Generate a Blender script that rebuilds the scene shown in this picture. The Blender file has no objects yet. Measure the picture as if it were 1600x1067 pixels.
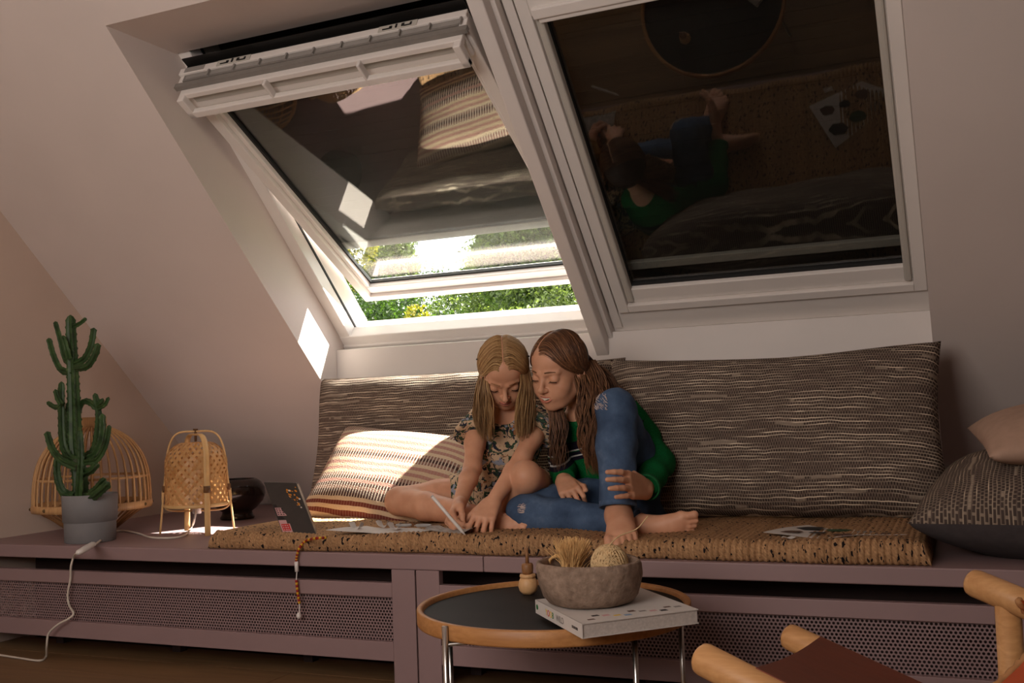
import bpy, math, random
import numpy as np
from mathutils import Vector, Matrix
R = random.Random(7)
RNG = np.random.default_rng(7)
SC = bpy.context.scene
COL = SC.collection

# ---------------------------------------------------------------- camera
CAM = np.array([2.8866, -2.2928, .717])
YAW, PITCH, ROLL, FPX = .4120, .0647, -.0375, 1612.05
def cam_axes():
    cy, sy, cp, sp = math.cos(YAW), math.sin(YAW), math.cos(PITCH), math.sin(PITCH)
    fw = np.array([-sy*cp, cy*cp, sp]); rt = np.array([cy, sy, 0.]); up = np.cross(rt, fw)
    c, s = math.cos(ROLL), math.sin(ROLL)
    return c*rt+s*up, -s*rt+c*up, fw
CR, CU, CF = cam_axes()
cd = bpy.data.cameras.new('camera'); cam = bpy.data.objects.new('camera', cd); COL.objects.link(cam)
cd.sensor_width = 36; cd.lens = 36*FPX/1600; cd.clip_start = .05; cd.clip_end = 200
cam.matrix_world = Matrix(((CR[0], CU[0], -CF[0], CAM[0]), (CR[1], CU[1], -CF[1], CAM[1]), (CR[2], CU[2], -CF[2], CAM[2]), (0, 0, 0, 1)))
SC.camera = cam

# ---------------------------------------------------------------- light
w = bpy.data.worlds.new('sky'); SC.world = w; w.use_nodes = True
bg = w.node_tree.nodes['Background']; bg.inputs[0].default_value = (.96, .98, 1, 1); bg.inputs[1].default_value = 1.5
SUN_DIR = Vector((-.61, -.50, -1)).normalized()
sd = bpy.data.lights.new('sun', 'SUN'); sd.energy = 15; sd.angle = math.radians(.7); sd.color = (1, .93, .85)
sun = bpy.data.objects.new('sun', sd); COL.objects.link(sun); sun.rotation_euler = SUN_DIR.to_track_quat('-Z', 'Y').to_euler()
sun.location = (8, 8, 12)
def area(name, loc, target, sx, sy, power, color):
    d = bpy.data.lights.new(name, 'AREA'); d.shape = 'RECTANGLE'; d.size = sx; d.size_y = sy; d.energy = power; d.color = color
    o = bpy.data.objects.new(name, d); COL.objects.link(o); o.location = loc
    o.rotation_euler = (Vector(target)-Vector(loc)).to_track_quat('-Z', 'Y').to_euler(); return o
# soft fill lamp added behind the camera; the opposite slope has no window
area('rear_fill', (1.85, -2.7, 1.32), (1.1, .6, 1.35), 1.3, .9, 10.2, (1, .90, .83))
SC.view_settings.view_transform = 'Standard'; SC.view_settings.look = 'None'
SC.view_settings.exposure = 1.7; SC.view_settings.gamma = 1; SC.view_settings.use_curve_mapping = False

# ---------------------------------------------------------------- helpers
V = lambda *a: np.array(a if len(a) > 1 else a[0], float)
def unit(v): v = np.asarray(v, float); return v/np.linalg.norm(v)
def at(px, py, Y):                      # the point seen at (px, py) in the plane y = Y
    d = CF+CR*(px-800)/FPX-CU*(py-533.5)/FPX
    return CAM+d*(Y-CAM[1])/d[1]
def atz(px, py, Z):
    d = CF+CR*(px-800)/FPX-CU*(py-533.5)/FPX
    return CAM+d*(Z-CAM[2])/d[2]
AL, YS, HB = .7713, 1.2309, .36         # roof slope, its foot on the bench, bench height
SD, ND = V(0, -math.cos(AL), math.sin(AL)), V(0, math.sin(AL), math.cos(AL))
def S(x, s, n): return V(x, YS, HB)+s*SD-V(0, 0, 0)+n*ND
def srgb(r, g, b):
    f = lambda c: (c/255)/12.92 if c/255 <= .04045 else ((c/255+.055)/1.055)**2.4
    return (f(r), f(g), f(b), 1)

class B:                                # collects geometry for ONE mesh
    def __init__(s): s.v = []; s.f = []; s.m = []; s.uv = None
    def add(s, v, f, mi=0):
        o = len(s.v); s.v += [tuple(map(float, p)) for p in v]; s.f += [tuple(i+o for i in q) for q in f]; s.m += [mi]*len(f); return s
    def hexa(s, P, mi=0):               # 8 corners: bottom ring then top ring
        return s.add(P, [(3, 2, 1, 0), (4, 5, 6, 7), (0, 1, 5, 4), (1, 2, 6, 5), (2, 3, 7, 6), (3, 0, 4, 7)], mi)
    def box(s, x0, x1, y0, y1, z0, z1, mi=0):
        return s.hexa([(x0, y0, z0), (x1, y0, z0), (x1, y1, z0), (x0, y1, z0), (x0, y0, z1), (x1, y0, z1), (x1, y1, z1), (x0, y1, z1)], mi)
    def fbox(s, F, x0, x1, s0, s1, n0, n1, mi=0):  # box in a frame function F(x,s,n)
        return s.hexa([F(x0, s0, n0), F(x1, s0, n0), F(x1, s1, n0), F(x0, s1, n0), F(x0, s0, n1), F(x1, s0, n1), F(x1, s1, n1), F(x0, s1, n1)], mi)
    def prism(s, poly, x0, x1, mi=0):   # polygon in (y, z) extruded along x
        k = len(poly)
        return s.add([(x0, y, z) for y, z in poly]+[(x1, y, z) for y, z in poly],
                     [tuple(range(k))[::-1], tuple(range(k, 2*k))]+[(i, (i+1) % k, k+(i+1) % k, k+i) for i in range(k)], mi)
    def tube(s, P, r, n=8, cap=True, mi=0, flat=1., up=None, closed=False):
        P = [np.asarray(p, float) for p in P]; k = len(P)
        rr = [r]*k if np.isscalar(r) else list(r)
        ref = np.asarray(up, float) if up is not None else None
        rings = []
        for i in range(k):
            if closed: t = unit(P[(i+1) % k]-P[i-1])
            else: t = unit(P[min(i+1, k-1)]-P[max(i-1, 0)])
            if ref is None: ref = V(0, 0, 1) if abs(t[2]) < .9 else V(1, 0, 0)
            a = np.cross(t, ref)
            if np.linalg.norm(a) < 1e-6: a = np.cross(t, V(.3, .5, .8))
            a = unit(a); b = np.cross(a, t)
            if up is None: ref = b
            rings.append([P[i]+rr[i]*(a*math.cos(2*math.pi*j/n)+flat*b*math.sin(2*math.pi*j/n)) for j in range(n)])
        f = []
        for i in range(k if closed else k-1):
            for j in range(n):
                f.append((i*n+j, i*n+(j+1) % n, ((i+1) % k)*n+(j+1) % n, ((i+1) % k)*n+j))
        if cap and not closed: f += [tuple(range(n))[::-1], tuple((k-1)*n+j for j in range(n))]
        return s.add([p for q in rings for p in q], f, mi)
    def lathe(s, prof, c, n=32, mi=0, cap=True, wob=None):
        v = []; k = len(prof)
        for i, (r, z) in enumerate(prof):
            for j in range(n):
                a = 2*math.pi*j/n; q = r*(1+(wob(a, z) if wob else 0)); v.append((c[0]+q*math.cos(a), c[1]+q*math.sin(a), c[2]+z))
        f = [(i*n+j, i*n+(j+1) % n, (i+1)*n+(j+1) % n, (i+1)*n+j) for i in range(k-1) for j in range(n)]
        if cap: f += [tuple(range(n))[::-1], tuple((k-1)*n+j for j in range(n))]
        return s.add(v, f, mi)
    def build(s, name, mats, parent=None, smooth=False, bevel=0, uv=None):
        me = bpy.data.meshes.new(name); me.from_pydata(s.v, [], s.f)
        for m in (mats if isinstance(mats, (list, tuple)) else [mats]): me.materials.append(m)
        if any(s.m): me.polygons.foreach_set('material_index', s.m)
        if smooth: me.polygons.foreach_set('use_smooth', [True]*len(me.polygons))
        if uv is not None:
            l = me.uv_layers.new(name='UVMap'); li = np.empty(len(me.loops), np.int32); me.loops.foreach_get('vertex_index', li)
            l.data.foreach_set('uv', np.asarray(uv, np.float32)[li].ravel())
        me.update()
        o = bpy.data.objects.new(name, me); COL.objects.link(o)
        if parent: o.parent = parent
        if bevel:
            b = o.modifiers.new('bevel', 'BEVEL'); b.width = bevel; b.segments = 2; b.limit_method = 'ANGLE'; b.angle_limit = math.radians(40)
        return o
def np_mesh(name, v, f, mats, parent=None, smooth=True, uv=None):
    me = bpy.data.meshes.new(name); v = np.asarray(v, np.float32); f = np.asarray(f, np.int32); k = f.shape[1]
    me.vertices.add(len(v)); me.vertices.foreach_set('co', v.ravel())
    me.loops.add(f.size); me.loops.foreach_set('vertex_index', f.ravel())
    me.polygons.add(len(f)); me.polygons.foreach_set('loop_start', np.arange(len(f), dtype=np.int32)*k)
    me.polygons.foreach_set('use_smooth', np.full(len(f), smooth))
    for m in (mats if isinstance(mats, (list, tuple)) else [mats]): me.materials.append(m)
    me.update(calc_edges=True); me.validate()
    if uv is not None:
        l = me.uv_layers.new(name='UVMap'); l.data.foreach_set('uv', np.asarray(uv, np.float32)[f.ravel()].ravel())
    o = bpy.data.objects.new(name, me); COL.objects.link(o)
    if parent: o.parent = parent
    return o
def tag(o, label=None, cat=None, group=None, kind=None):
    if label: o['label'] = label
    if cat: o['category'] = cat
    if group: o['group'] = group
    if kind: o['kind'] = kind
    return o
def empty(name, loc=(0, 0, 0)):
    o = bpy.data.objects.new(name, None); COL.objects.link(o); o.location = loc; o.empty_display_size = .05
    o['_o'] = [float(x) for x in loc]; return o
def attach(parent):                     # after world-space building: keep children where they were built
    loc = Vector(parent.location)
    for c in parent.children: c.location = Vector(c.location)-loc
    if '_o' in parent: del parent['_o']
def spline(P, n=8):                     # Catmull-Rom through points
    P = [np.asarray(p, float) for p in P]; Q = [2*P[0]-P[1]]+P+[2*P[-1]-P[-2]]; out = []
    for i in range(1, len(Q)-2):
        for k in range(n):
            t = k/n; a, b, c, d = Q[i-1], Q[i], Q[i+1], Q[i+2]
            out.append(.5*((2*b)+(-a+c)*t+(2*a-5*b+4*c-d)*t*t+(-a+3*b-3*c+d)*t**3))
    out.append(P[-1]); return out

# ---------------------------------------------------------------- materials
class N:
    def __init__(s, name, rough=.6, spec=.4):
        s.m = bpy.data.materials.new(name); s.m.use_nodes = True; s.t = s.m.node_tree; s.b = s.t.nodes['Principled BSDF']
        s.b.inputs['Roughness'].default_value = rough; s.b.inputs['Specular IOR Level'].default_value = spec
    def n(s, typ, **k):
        x = s.t.nodes.new(typ)
        for a, b in k.items():
            if a in x.bl_rna.properties: setattr(x, a, b)
        return x
    def l(s, a, b): s.t.links.new(a, b)
    def coord(s, kind='Object', scale=(1, 1, 1), rot=(0, 0, 0)):
        c = s.n('ShaderNodeTexCoord'); m = s.n('ShaderNodeMapping'); m.inputs['Scale'].default_value = scale; m.inputs['Rotation'].default_value = rot
        s.l(c.outputs[kind], m.inputs[0]); return m.outputs[0]
    def noise(s, vec, scale, detail=4, rough=.5, dist=0):
        x = s.n('ShaderNodeTexNoise'); x.inputs['Scale'].default_value = scale; x.inputs['Detail'].default_value = detail; x.inputs['Roughness'].default_value = rough; x.inputs['Distortion'].default_value = dist
        if vec is not None: s.l(vec, x.inputs['Vector'])
        return x.outputs['Fac']
    def ramp(s, fac, stops, interp='LINEAR'):
        x = s.n('ShaderNodeValToRGB'); x.color_ramp.interpolation = interp; e = x.color_ramp.elements
        while len(e) < len(stops): e.new(.5)
        for q, (p, c) in zip(e, stops): q.position = p; q.color = c
        s.l(fac, x.inputs[0]); return x.outputs[0]
    def mix(s, fac, a, b, mode='MIX'):
        x = s.n('ShaderNodeMix', data_type='RGBA', blend_type=mode)
        for v, i in ((fac, 0), (a, 6), (b, 7)):
            if hasattr(v, 'links'): s.l(v, x.inputs[i])
            else: x.inputs[i].default_value = v
        return x.outputs[2]
    def math(s, op, a, b=0, c=0):
        x = s.n('ShaderNodeMath', operation=op)
        for i, v in enumerate((a, b, c)):
            if hasattr(v, 'links'): s.l(v, x.inputs[i])
            else: x.inputs[i].default_value = v
        return x.outputs[0]
    def sep(s, vec): x = s.n('ShaderNodeSeparateXYZ'); s.l(vec, x.inputs[0]); return x.outputs
    def comb(s, a, b, c=0):
        x = s.n('ShaderNodeCombineXYZ')
        for i, v in enumerate((a, b, c)):
            if hasattr(v, 'links'): s.l(v, x.inputs[i])
            else: x.inputs[i].default_value = v
        return x.outputs[0]
    def bump(s, h, strength=.3, dist=.01):
        x = s.n('ShaderNodeBump'); x.inputs['Strength'].default_value = strength; x.inputs['Distance'].default_value = dist
        s.l(h, x.inputs['Height']); s.l(x.outputs[0], s.b.inputs['Normal']); return s
    def col(s, c):
        if hasattr(c, 'links'): s.l(c, s.b.inputs['Base Color'])
        else: s.b.inputs['Base Color'].default_value = c
        return s
def plain(name, c, rough=.6, var=.08, scale=20, bump=0, metal=0, spec=.4):
    k = N(name, rough, spec); v = k.coord(); f = k.noise(v, scale)
    lo = tuple(x*(1-var) for x in c[:3])+(1,); hi = tuple(min(1, x*(1+var)) for x in c[:3])+(1,)
    k.col(k.ramp(f, [(.3, lo), (.7, hi)])); k.b.inputs['Metallic'].default_value = metal
    if bump: k.bump(f, bump, .004)
    return k.m
def wood(name, a, b, axis=0, scale=14, rough=.45):
    k = N(name, rough); sc = [1, 1, 1]; sc[axis] = .08; v = k.coord(scale=tuple(sc))
    f = k.noise(v, scale, 6, .65, .6); g = k.noise(v, scale*9, 3)
    k.col(k.mix(.35, k.ramp(f, [(.3, a), (.7, b)]), k.ramp(g, [(.35, a), (.65, b)]))); k.bump(g, .08, .002); return k.m
M = {}
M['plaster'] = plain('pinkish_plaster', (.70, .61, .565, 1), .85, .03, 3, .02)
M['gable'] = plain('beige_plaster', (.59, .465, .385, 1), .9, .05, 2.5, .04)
M['white'] = plain('white_lacquer', (.76, .71, .67, 1), .32, .015, 6)
M['white_trim'] = plain('white_trim_paint', (.74, .68, .64, 1), .5, .02, 8)
M['rail_grey'] = plain('pale_grey_plastic', (.50, .47, .42, 1), .5, .02, 8)
M['gasket'] = plain('black_rubber', (.012, .012, .012, 1), .6)
M['dark_metal'] = plain('dark_shutter', (.008, .0075, .007, 1), .45, .1, 30)
M['shutter_bar'] = plain('shutter_bar', (.30, .28, .26, 1), .5)
M['channel'] = plain('grey_channel', (.22, .20, .18, 1), .5)
M['steel'] = plain('brushed_steel', (.55, .53, .50, 1), .28, .06, 60, 0, 1)
M['bench'] = plain('mauve_paint', (.285, .19, .19, 1), .5, .04, 5)
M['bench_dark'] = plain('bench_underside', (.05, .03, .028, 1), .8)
M['black'] = plain('matt_black', (.01, .01, .01, 1), .6)
M['roof'] = plain('light_block_dark', (.02, .018, .017, 1), .8)
def floor_mat():
    k = N('oak_floor', .5); v = k.coord(scale=(.1, 1, 1)); f = k.noise(v, 18, 6, .65, .5)
    oi = k.n('ShaderNodeObjectInfo'); c = k.ramp(f, [(.3, srgb(104, 76, 50)), (.72, srgb(150, 116, 80))])
    k.col(k.mix(k.math('MULTIPLY', oi.outputs['Random'], .5), c, srgb(112, 84, 58))); k.bump(f, .06, .002); return k.m
M['floor'] = floor_mat()
def glass_mat(name, refl, tint):
    k = N(name); t = k.t; t.nodes.remove(k.b); out = t.nodes['Material Output']
    lw = k.n('ShaderNodeLayerWeight'); lw.inputs[0].default_value = .5
    s5 = k.math('POWER', lw.outputs['Facing'], 4.); fac = k.math('ADD', k.math('MULTIPLY', s5, 1-refl), refl)
    g = k.n('ShaderNodeBsdfGlossy'); g.inputs['Roughness'].default_value = 0; g.inputs['Color'].default_value = (1, 1, 1, 1)
    tr = k.n('ShaderNodeBsdfTransparent'); tr.inputs[0].default_value = tint
    mx = k.n('ShaderNodeMixShader'); k.l(fac, mx.inputs[0]); k.l(tr.outputs[0], mx.inputs[1]); k.l(g.outputs[0], mx.inputs[2]); k.l(mx.outputs[0], out.inputs[0])
    return k.m
M['glass'] = glass_mat('window_glass', .07, (.93, .95, .93, 1))

# ---------------------------------------------------------------- room shell
def struct(o): o['kind'] = 'structure'; return o
FL = .03                                # floor level
fl = struct(empty('floor'))
b = B(); b.box(-.1, 5.2, -4.6, 1.4, FL-.06, FL-.012); b.build('subfloor', M['bench_dark'], fl)
pb = None; k = 0
for i in range(16):
    y0 = -2.35+i*.16; off = (i*.73) % 1.9
    x = -.0-off
    while x < 4.6:
        L = 1.9; a, e = max(x, 0), min(x+L, 4.6)
        if e-a > .1:
            bb = B(); bb.box(a+.001, e-.001, y0+.0012, y0+.1588, FL-.012, FL); bb.build('plank', M['floor'], fl)
        x += L
b = B(); b.box(0, 5.2, -4.6, -2.352, FL-.012, FL); b.box(4.602, 5.2, -2.35, .21, FL-.012, FL); struct(b.build('floor', M['floor']))
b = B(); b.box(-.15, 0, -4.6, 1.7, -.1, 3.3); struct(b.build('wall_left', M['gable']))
b = B(); b.box(5.2, 5.35, -4.6, 1.7, -.1, 3.3); struct(b.build('wall_right', M['plaster']))
b = B(); b.box(-.15, 5.35, -4.6, -4.45, -.1, 3.3); struct(b.build('wall_back', M['plaster']))
X0, X1, ST = .83, 2.812, 2.043          # the niche: left and right reveals, top edge along the slope
b = B()
b.fbox(S, -.1, X0, .0, 3.7, 0, .34); b.fbox(S, X1, 5.3, .0, 3.7, 0, .34); b.fbox(S, X0, X1, 0, .655, .215, .34)
zt = S(0, ST, 0)[2]; yt = S(0, ST, 0)[1]
a1 = S(0, 3.7, 0); a2 = S(0, 3.7, .34)
n_y = yt+.285; a3 = S(0, 1.905, .34)
b.prism([(yt, zt), (a1[1], a1[2]), (a2[1], a2[2]), (a3[1]+.0, a3[2]), (yt+.27, zt+.005)], X0, X1)
struct(b.build('ceiling', M['plaster']))
b = B(); yr = a1[1]; b.hexa([(-.1, yr+.02, a1[2]-.02), (5.3, yr+.02, a1[2]-.02), (5.3, -4.5, .3), (-.1, -4.5, .3), (-.1, yr+.3, a1[2]+.25), (5.3, yr+.3, a1[2]+.25), (5.3, -4.6, .6), (-.1, -4.6, .6)])
struct(b.build('ceiling_rear', M['plaster']))
b = B(); b.prism([(.84, .36), (.84, .948), (.875, .953), (1.08, .80), (1.08, .36)], X0-.02, X1); struct(b.build('wall_front', M['white_trim']))
b = B(); b.box(-.1, 5.3, 1.25, 1.4, -.1, .5); struct(b.build('baseboard_front', M['plaster']))
# rafter casing between the two windows
b = B(); P = []
q0, q1 = S(0, .58, .096), S(0, 2.2, .096)
tn = lambda s_, n_: (S(0, s_, n_)[1], S(0, s_, n_)[2])
b.prism([(.84, .874), tn(2.35, .096), tn(2.35, .34), (.86, 1.16), (.86, .874)], 1.811, 1.8535)
struct(b.build('trim_1', M['white_trim'], bevel=.004))
b = B(); b.fbox(S, 1.8535, 1.868, .66, 2.02, .135, .34); struct(b.build('trim_2', M['white_trim'], bevel=.002))
b = B(); b.fbox(S, 1.872, 1.899, .69, 2.02, .165, .34); struct(b.build('trim_3', M['white_trim'], bevel=.002))

# ---------------------------------------------------------------- window_1 : pivoted open
w1 = struct(empty('window_1'))
b = B(); b.fbox(S, X0-.002, .872, .66, 1.90, .20, .25); b.fbox(S, .80, .868, .66, 1.90, .25, .34); b.build('jamb', M['white'], w1, bevel=.003)
b = B(); b.fbox(S, 1.775, 1.812, .66, 1.90, .20, .33); b.build('jamb', M['white'], w1, bevel=.003)
b = B(); b.fbox(S, .80, 1.84, .64, .709, .197, .25); b.fbox(S, .83, 1.84, .60, .672, .188, .23); b.build('sill', M['white'], w1, bevel=.004)
b = B(); b.fbox(S, .872, 1.775, 1.865, 1.95, .20, .33); b.build('head', M['white'], w1, bevel=.003)
b = B(); b.fbox(S, .868, .874, .70, 1.87, .25, .258); b.build('gasket', M['gasket'], w1)
TH = math.radians(15.07)
A0 = np.array([.73, .361]); td = np.array([math.cos(TH), -math.sin(TH)]); md = np.array([math.sin(TH), math.cos(TH)])
def SA(x, t, m): q = A0+td*t+md*m; return S(x, q[0], q[1])
sash = empty('sash'); sash.parent = w1
T1 = 1.122; XA, XB = .884, 1.80
def sash_frame(F, x0, x1, t1, par, wl=.034, gl=.05, gb=.07):
    b = B(); b.fbox(F, x0, x0+wl, 0, t1, 0, .050); b.fbox(F, x0+wl, x0+gl, gb, t1, .014, .050); b.build('stile', M['white'], par, bevel=.003)
    b = B(); b.fbox(F, x1-wl, x1, 0, t1, 0, .050); b.fbox(F, x1-gl, x1-wl, gb, t1, .014, .050); b.build('stile', M['white'], par, bevel=.003)
    b = B(); b.fbox(F, x0+wl, x1-wl, 0, .028, 0, .050); b.fbox(F, x0+wl, x1-wl, .028, gb, .014, .050); b.build('bottom_rail', M['white'], par, bevel=.003)
    b = B(); b.fbox(F, x0+wl, x1-wl, t1-.07, t1, 0, .050); b.build('top_rail', M['white'], par, bevel=.003)
    b = B()
    for xa, xb, ta, tb in ((x0+gl, x0+gl+.007, gb, t1-.07), (x1-gl-.007, x1-gl, gb, t1-.07), (x0+gl, x1-gl, gb, gb+.007)): b.fbox(F, xa, xb, ta, tb, .030, .042)
    b.build('gasket', M['gasket'], par)
    b = B(); b.fbox(F, x0+gl-.004, x1-gl+.004, gb-.004, t1-.06, .038, .041); b.build('glass_pane', M['glass'], par)
sash_frame(SA, XA, XB, T1, sash)
b = B(); b.fbox(SA, XA, XB, -.012, .004, .02, .072); b.build('drip_strip', M['gasket'], sash)
# exterior roller shutter let down over most of the sash, its light bottom bar and a light-blocking cover above
b = B(); 
for i in range(21):
    t0 = .283+i*.04
    b.fbox(SA, XA+.01, XB-.01, t0, t0+.0397, .056, .066)
b.fbox(SA, XA+.01, XB-.01, .268, 1.15, .0665, .070)
o = b.build('shutter', M['dark_metal'], sash); o['kind'] = 'stuff'
b = B(); b.fbox(SA, XA+.005, XB-.005, .246,   .282, .052, .072); b.build('shutter_bar', M['shutter_bar'], sash, bevel=.003)
b = B(); b.fbox(S, .78, 1.86, 1.38, 2.25, .338, .38); b.fbox(S, .80, 1.84, 1.38, 1.42, .262, .339); b.fbox(S, .80, 1.85, 2.1, 2.25, .3, .44); b.build('cover', M['roof'], w1)  # slab and strip added to stop sun and garden light leaking in
# guides seen in the dark gap above the sash
for xx in (.90, .935, .955):
    b = B(); b.fbox(S, xx, xx+.012, 1.72, 2.0, .345, .359); b.build('guide', M['channel'], w1)
# ventilation flap on the upper edge of the sash
TE = T1
b = B(); b.fbox(SA, XA-.005, XB+.005, TE-.012, TE+.002, -.016, .0); b.build('flap_seal', M['channel'], sash)
b = B(); b.fbox(SA, XA, XB, TE, TE+.01, .026, .050); b.build('top_strip', M['white'], sash, bevel=.002)
b = B(); b.fbox(SA, XA+.02, XB-.02, TE-.004, TE+.004, .002, .025); b.build('channel', M['channel'], sash)
for i in range(10):
    x0 = XA+.03+i*.088
    b = B(); b.fbox(SA, x0, x0+.078, TE+.0042, TE+.006, .006, .020); b.fbox(SA, x0+.078, x0+.083, TE+.0042, TE+.011, .003, .025); b.build('pocket', M['gasket'] if False else M['shutter_bar'], sash)
for x0 in (XA+.135, XA+.66):
    b = B(); b.fbox(SA, x0, x0+.115, TE+.0101, TE+.0125, .027, .048); pl_ = b.build('lock_plate', M['rail_grey'], sash, bevel=.001)
    b = B()
    for (u0, u1, m0, m1) in ((.014, .042, .031, .034), (.034, .042, .031, .040), (.052, .057, .031, .044), (.07, .078, .032, .042), (.078, .1, .031, .034), (.095, .1, .031, .041)): b.fbox(SA, x0+u0, x0+u1, TE+.0126, TE+.0145, m0, m1)
    b.build('latch', M['gasket'], sash)
b = B(); b.fbox(SA, XA+.02, XA+.09, TE+.0101, TE+.0115, .030, .046); b.build('type_plate', M['shutter_bar'], sash)
b = B()                                  # quarter-round hinged flap with three slots
def flap_ring(x0, x1):
    prof = [(TE-.012, -.017), (TE-.020, -.036), (TE-.036, -.050), (TE-.056, -.057)]
    th = .006
    for (t0, m0), (t1, m1) in zip(prof[:-1], prof[1:]):
        b.hexa([SA(x0, t0, m0), SA(x1, t0, m0), SA(x1, t1, m1), SA(x0, t1, m1), SA(x0, t0-th, m0+th*.4), SA(x1, t0-th, m0+th*.4), SA(x1, t1-th*.4, m1+th), SA(x0, t1-th*.4, m1+th)])
xs0, xs1 = XA+.01, XB-.01
W3 = (xs1-xs0)/3
b.fbox(SA, xs0, xs1, TE-.03, TE-.012, -.036, -.014); b.fbox(SA, xs0, xs1, TE-.085, TE-.062, -.058, -.040)
for i in range(4):
    xm = xs0+i*W3; wd = .022 if i in (0, 3) else .009
    xa = xm if i == 0 else xm-wd*(1 if i == 3 else .5); b.fbox(SA, xa, xa+wd, TE-.085, TE-.012, -.058, -.034)
b.fbox(SA, xs0, xs1, TE-.085, TE-.012, -.016, -.004)
b.build('ventilation_flap', M['white'], sash, bevel=.003)
b = B(); b.fbox(SA, xs0+.02, xs1-.02, TE-.062, TE-.03, -.0175, -.0162); b.build('flap_filter', M['rail_grey'], sash)

# ---------------------------------------------------------------- window_2 : closed, shutter down
w2 = struct(empty('window_2'))
NW = .158
def SW(x, t, m): return S(x, .757+t, NW+m)
sash2 = empty('sash'); sash2.parent = w2
sash_frame(SW, 1.905, 2.806, 1.075, sash2, .034, .052, .082)
b = B(); b.fbox(S, 1.86, 2.812, .655, .753, .172, .30); b.build('sill', M['white'], w2, bevel=.002)
b = B(); b.fbox(S, 1.90, 2.812, 1.835, 1.95, .16, .34); b.build('head', M['white'], w2, bevel=.002)
for xa in (1.943, 2.748):
    b = B(); b.fbox(SW, xa, xa+.02, .034, 1.03, .004, .034); b.build('blind_rail', M['rail_grey'], sash2, bevel=.006)
b = B()
for i in range(28): b.fbox(S, 1.90, 2.82, .80+i*.04, .80+i*.04+.0397, .262, .272)
b.fbox(S, 1.89, 2.83, .70, 2.0, .2725, .278)
o = b.build('shutter', M['dark_metal'], w2); o['kind'] = 'stuff'
b = B(); b.fbox(S, 1.91, 2.80, .855, .885, .245, .2615); b.build('shutter_bar', M['channel'], w2, bevel=.003)
b = B(); b.fbox(SW, 1.945, 2.76, 1.0, 1.03, -.012, .03); b.fbox(SW, 1.955, 2.75, .985, 1.0, -.004, .03); b.build('top_bar', M['white'], sash2, bevel=.004)

# ---------------------------------------------------------------- bench
bn = empty('bench', (2, .6, .34))
tag(bn, 'long mauve painted bench top running along the wall beneath the roof windows', 'bench')
b = B(); b.box(.002, 1.785, 0, 1.225, .322, .36); b.build('board', M['bench'], bn, bevel=.003)
b = B(); b.box(1.7865, 5.19, 0, 1.225, .322, .36); b.build('board', M['bench'], bn, bevel=.003)
attach(bn)
def perforated(x0, x1, z0, z1, y):
    p = .0090; rv = p*.5; r0 = .0031; v = []; f = []
    dz = p*math.sqrt(3)/2; nx = int((x1-x0)/p); nz = int((z1-z0)/dz)
    hexs = [(p/math.sqrt(3)*math.cos(math.pi/6+k*math.pi/3), p/math.sqrt(3)*math.sin(math.pi/6+k*math.pi/3)) for k in range(6)]
    out = []
    for k in range(6):
        a, c = hexs[k], hexs[(k+1) % 6]; out += [a, ((a[0]+c[0])/2, (a[1]+c[1])/2)]
    inn = [(r0*math.cos(math.pi/6+k*math.pi/6), r0*math.sin(math.pi/6+k*math.pi/6)) for k in range(12)]
    base = np.array([(a, 0, c) for a, c in out]+[(a, 0, c) for a, c in inn]+[(a, .0015, c) for a, c in inn]); fq = [(k, (k+1) % 12, 12+(k+1) % 12, 12+k) for k in range(12)]+[(12+k, 12+(k+1) % 12, 24+(k+1) % 12, 24+k) for k in range(12)]
    fq = np.array(fq); VV = []; FF = []; c = 0
    for j in range(nz+1):
        for i in range(nx+1):
            cx, cz = x0+(i+.5*(j % 2))*p, z0+j*dz
            VV.append(base+V(cx, y, cz)); FF.append(fq+36*c); c += 1
    return np.concatenate(VV), np.concatenate(FF)
def cover(name, x0, x1, mx0, mx1, label, stl, strr):
    c = empty(name, ((x0+x1)/2, .01, .2)); tag(c, label, 'radiator cover', 'radiator covers under the bench')
    b = B(); b.box(mx0, mx1, .0, .022, .251, .287); b.build('rail', M['bench'], c, bevel=.0015)
    b = B(); b.box(mx0, mx1, .0, .022, .092, .14); b.build('rail', M['bench'], c, bevel=.0015)
    for a, e in ((x0, mx0), (mx1, x1)):
        if e-a > .01: bb = B(); bb.box(a, e, .0, .022, FL, .3215); bb.build('stile', M['bench'], c, bevel=.0015)
    v, f = perforated(mx0-.004, mx1+.004, .135, .256, .014)
    np_mesh('perforated_panel', v, f, M['bench'], c, smooth=False)
    for xx in np.arange(max(mx0, .2), mx1, .47):
        bb = B(); bb.box(xx, xx+.03, .16, .19, FL, .13); bb.build('foot', M['bench_dark'], c)
    attach(c); return c
cover('radiator_cover', .002, 1.594, .004, 1.527, 'left mauve perforated bench front below the cactus and laptop', 0, 1)
cover('radiator_cover', 1.598, 2.98, 1.663, 2.913, 'middle mauve perforated bench front behind the round table', 1, 1)
cover('radiator_cover', 2.984, 4.6, 3.05, 4.53, 'right mauve perforated bench front behind the leather chair', 1, 1)
b = B(); b.box(.01, 4.6, .25, .27, FL, .32); tag(b.build('bench_dark_back', M['bench_dark']), 'dark board added behind the perforated bench fronts as their shaded inside', 'board')  # added board, coloured dark to stand for the shade inside the bench

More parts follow.
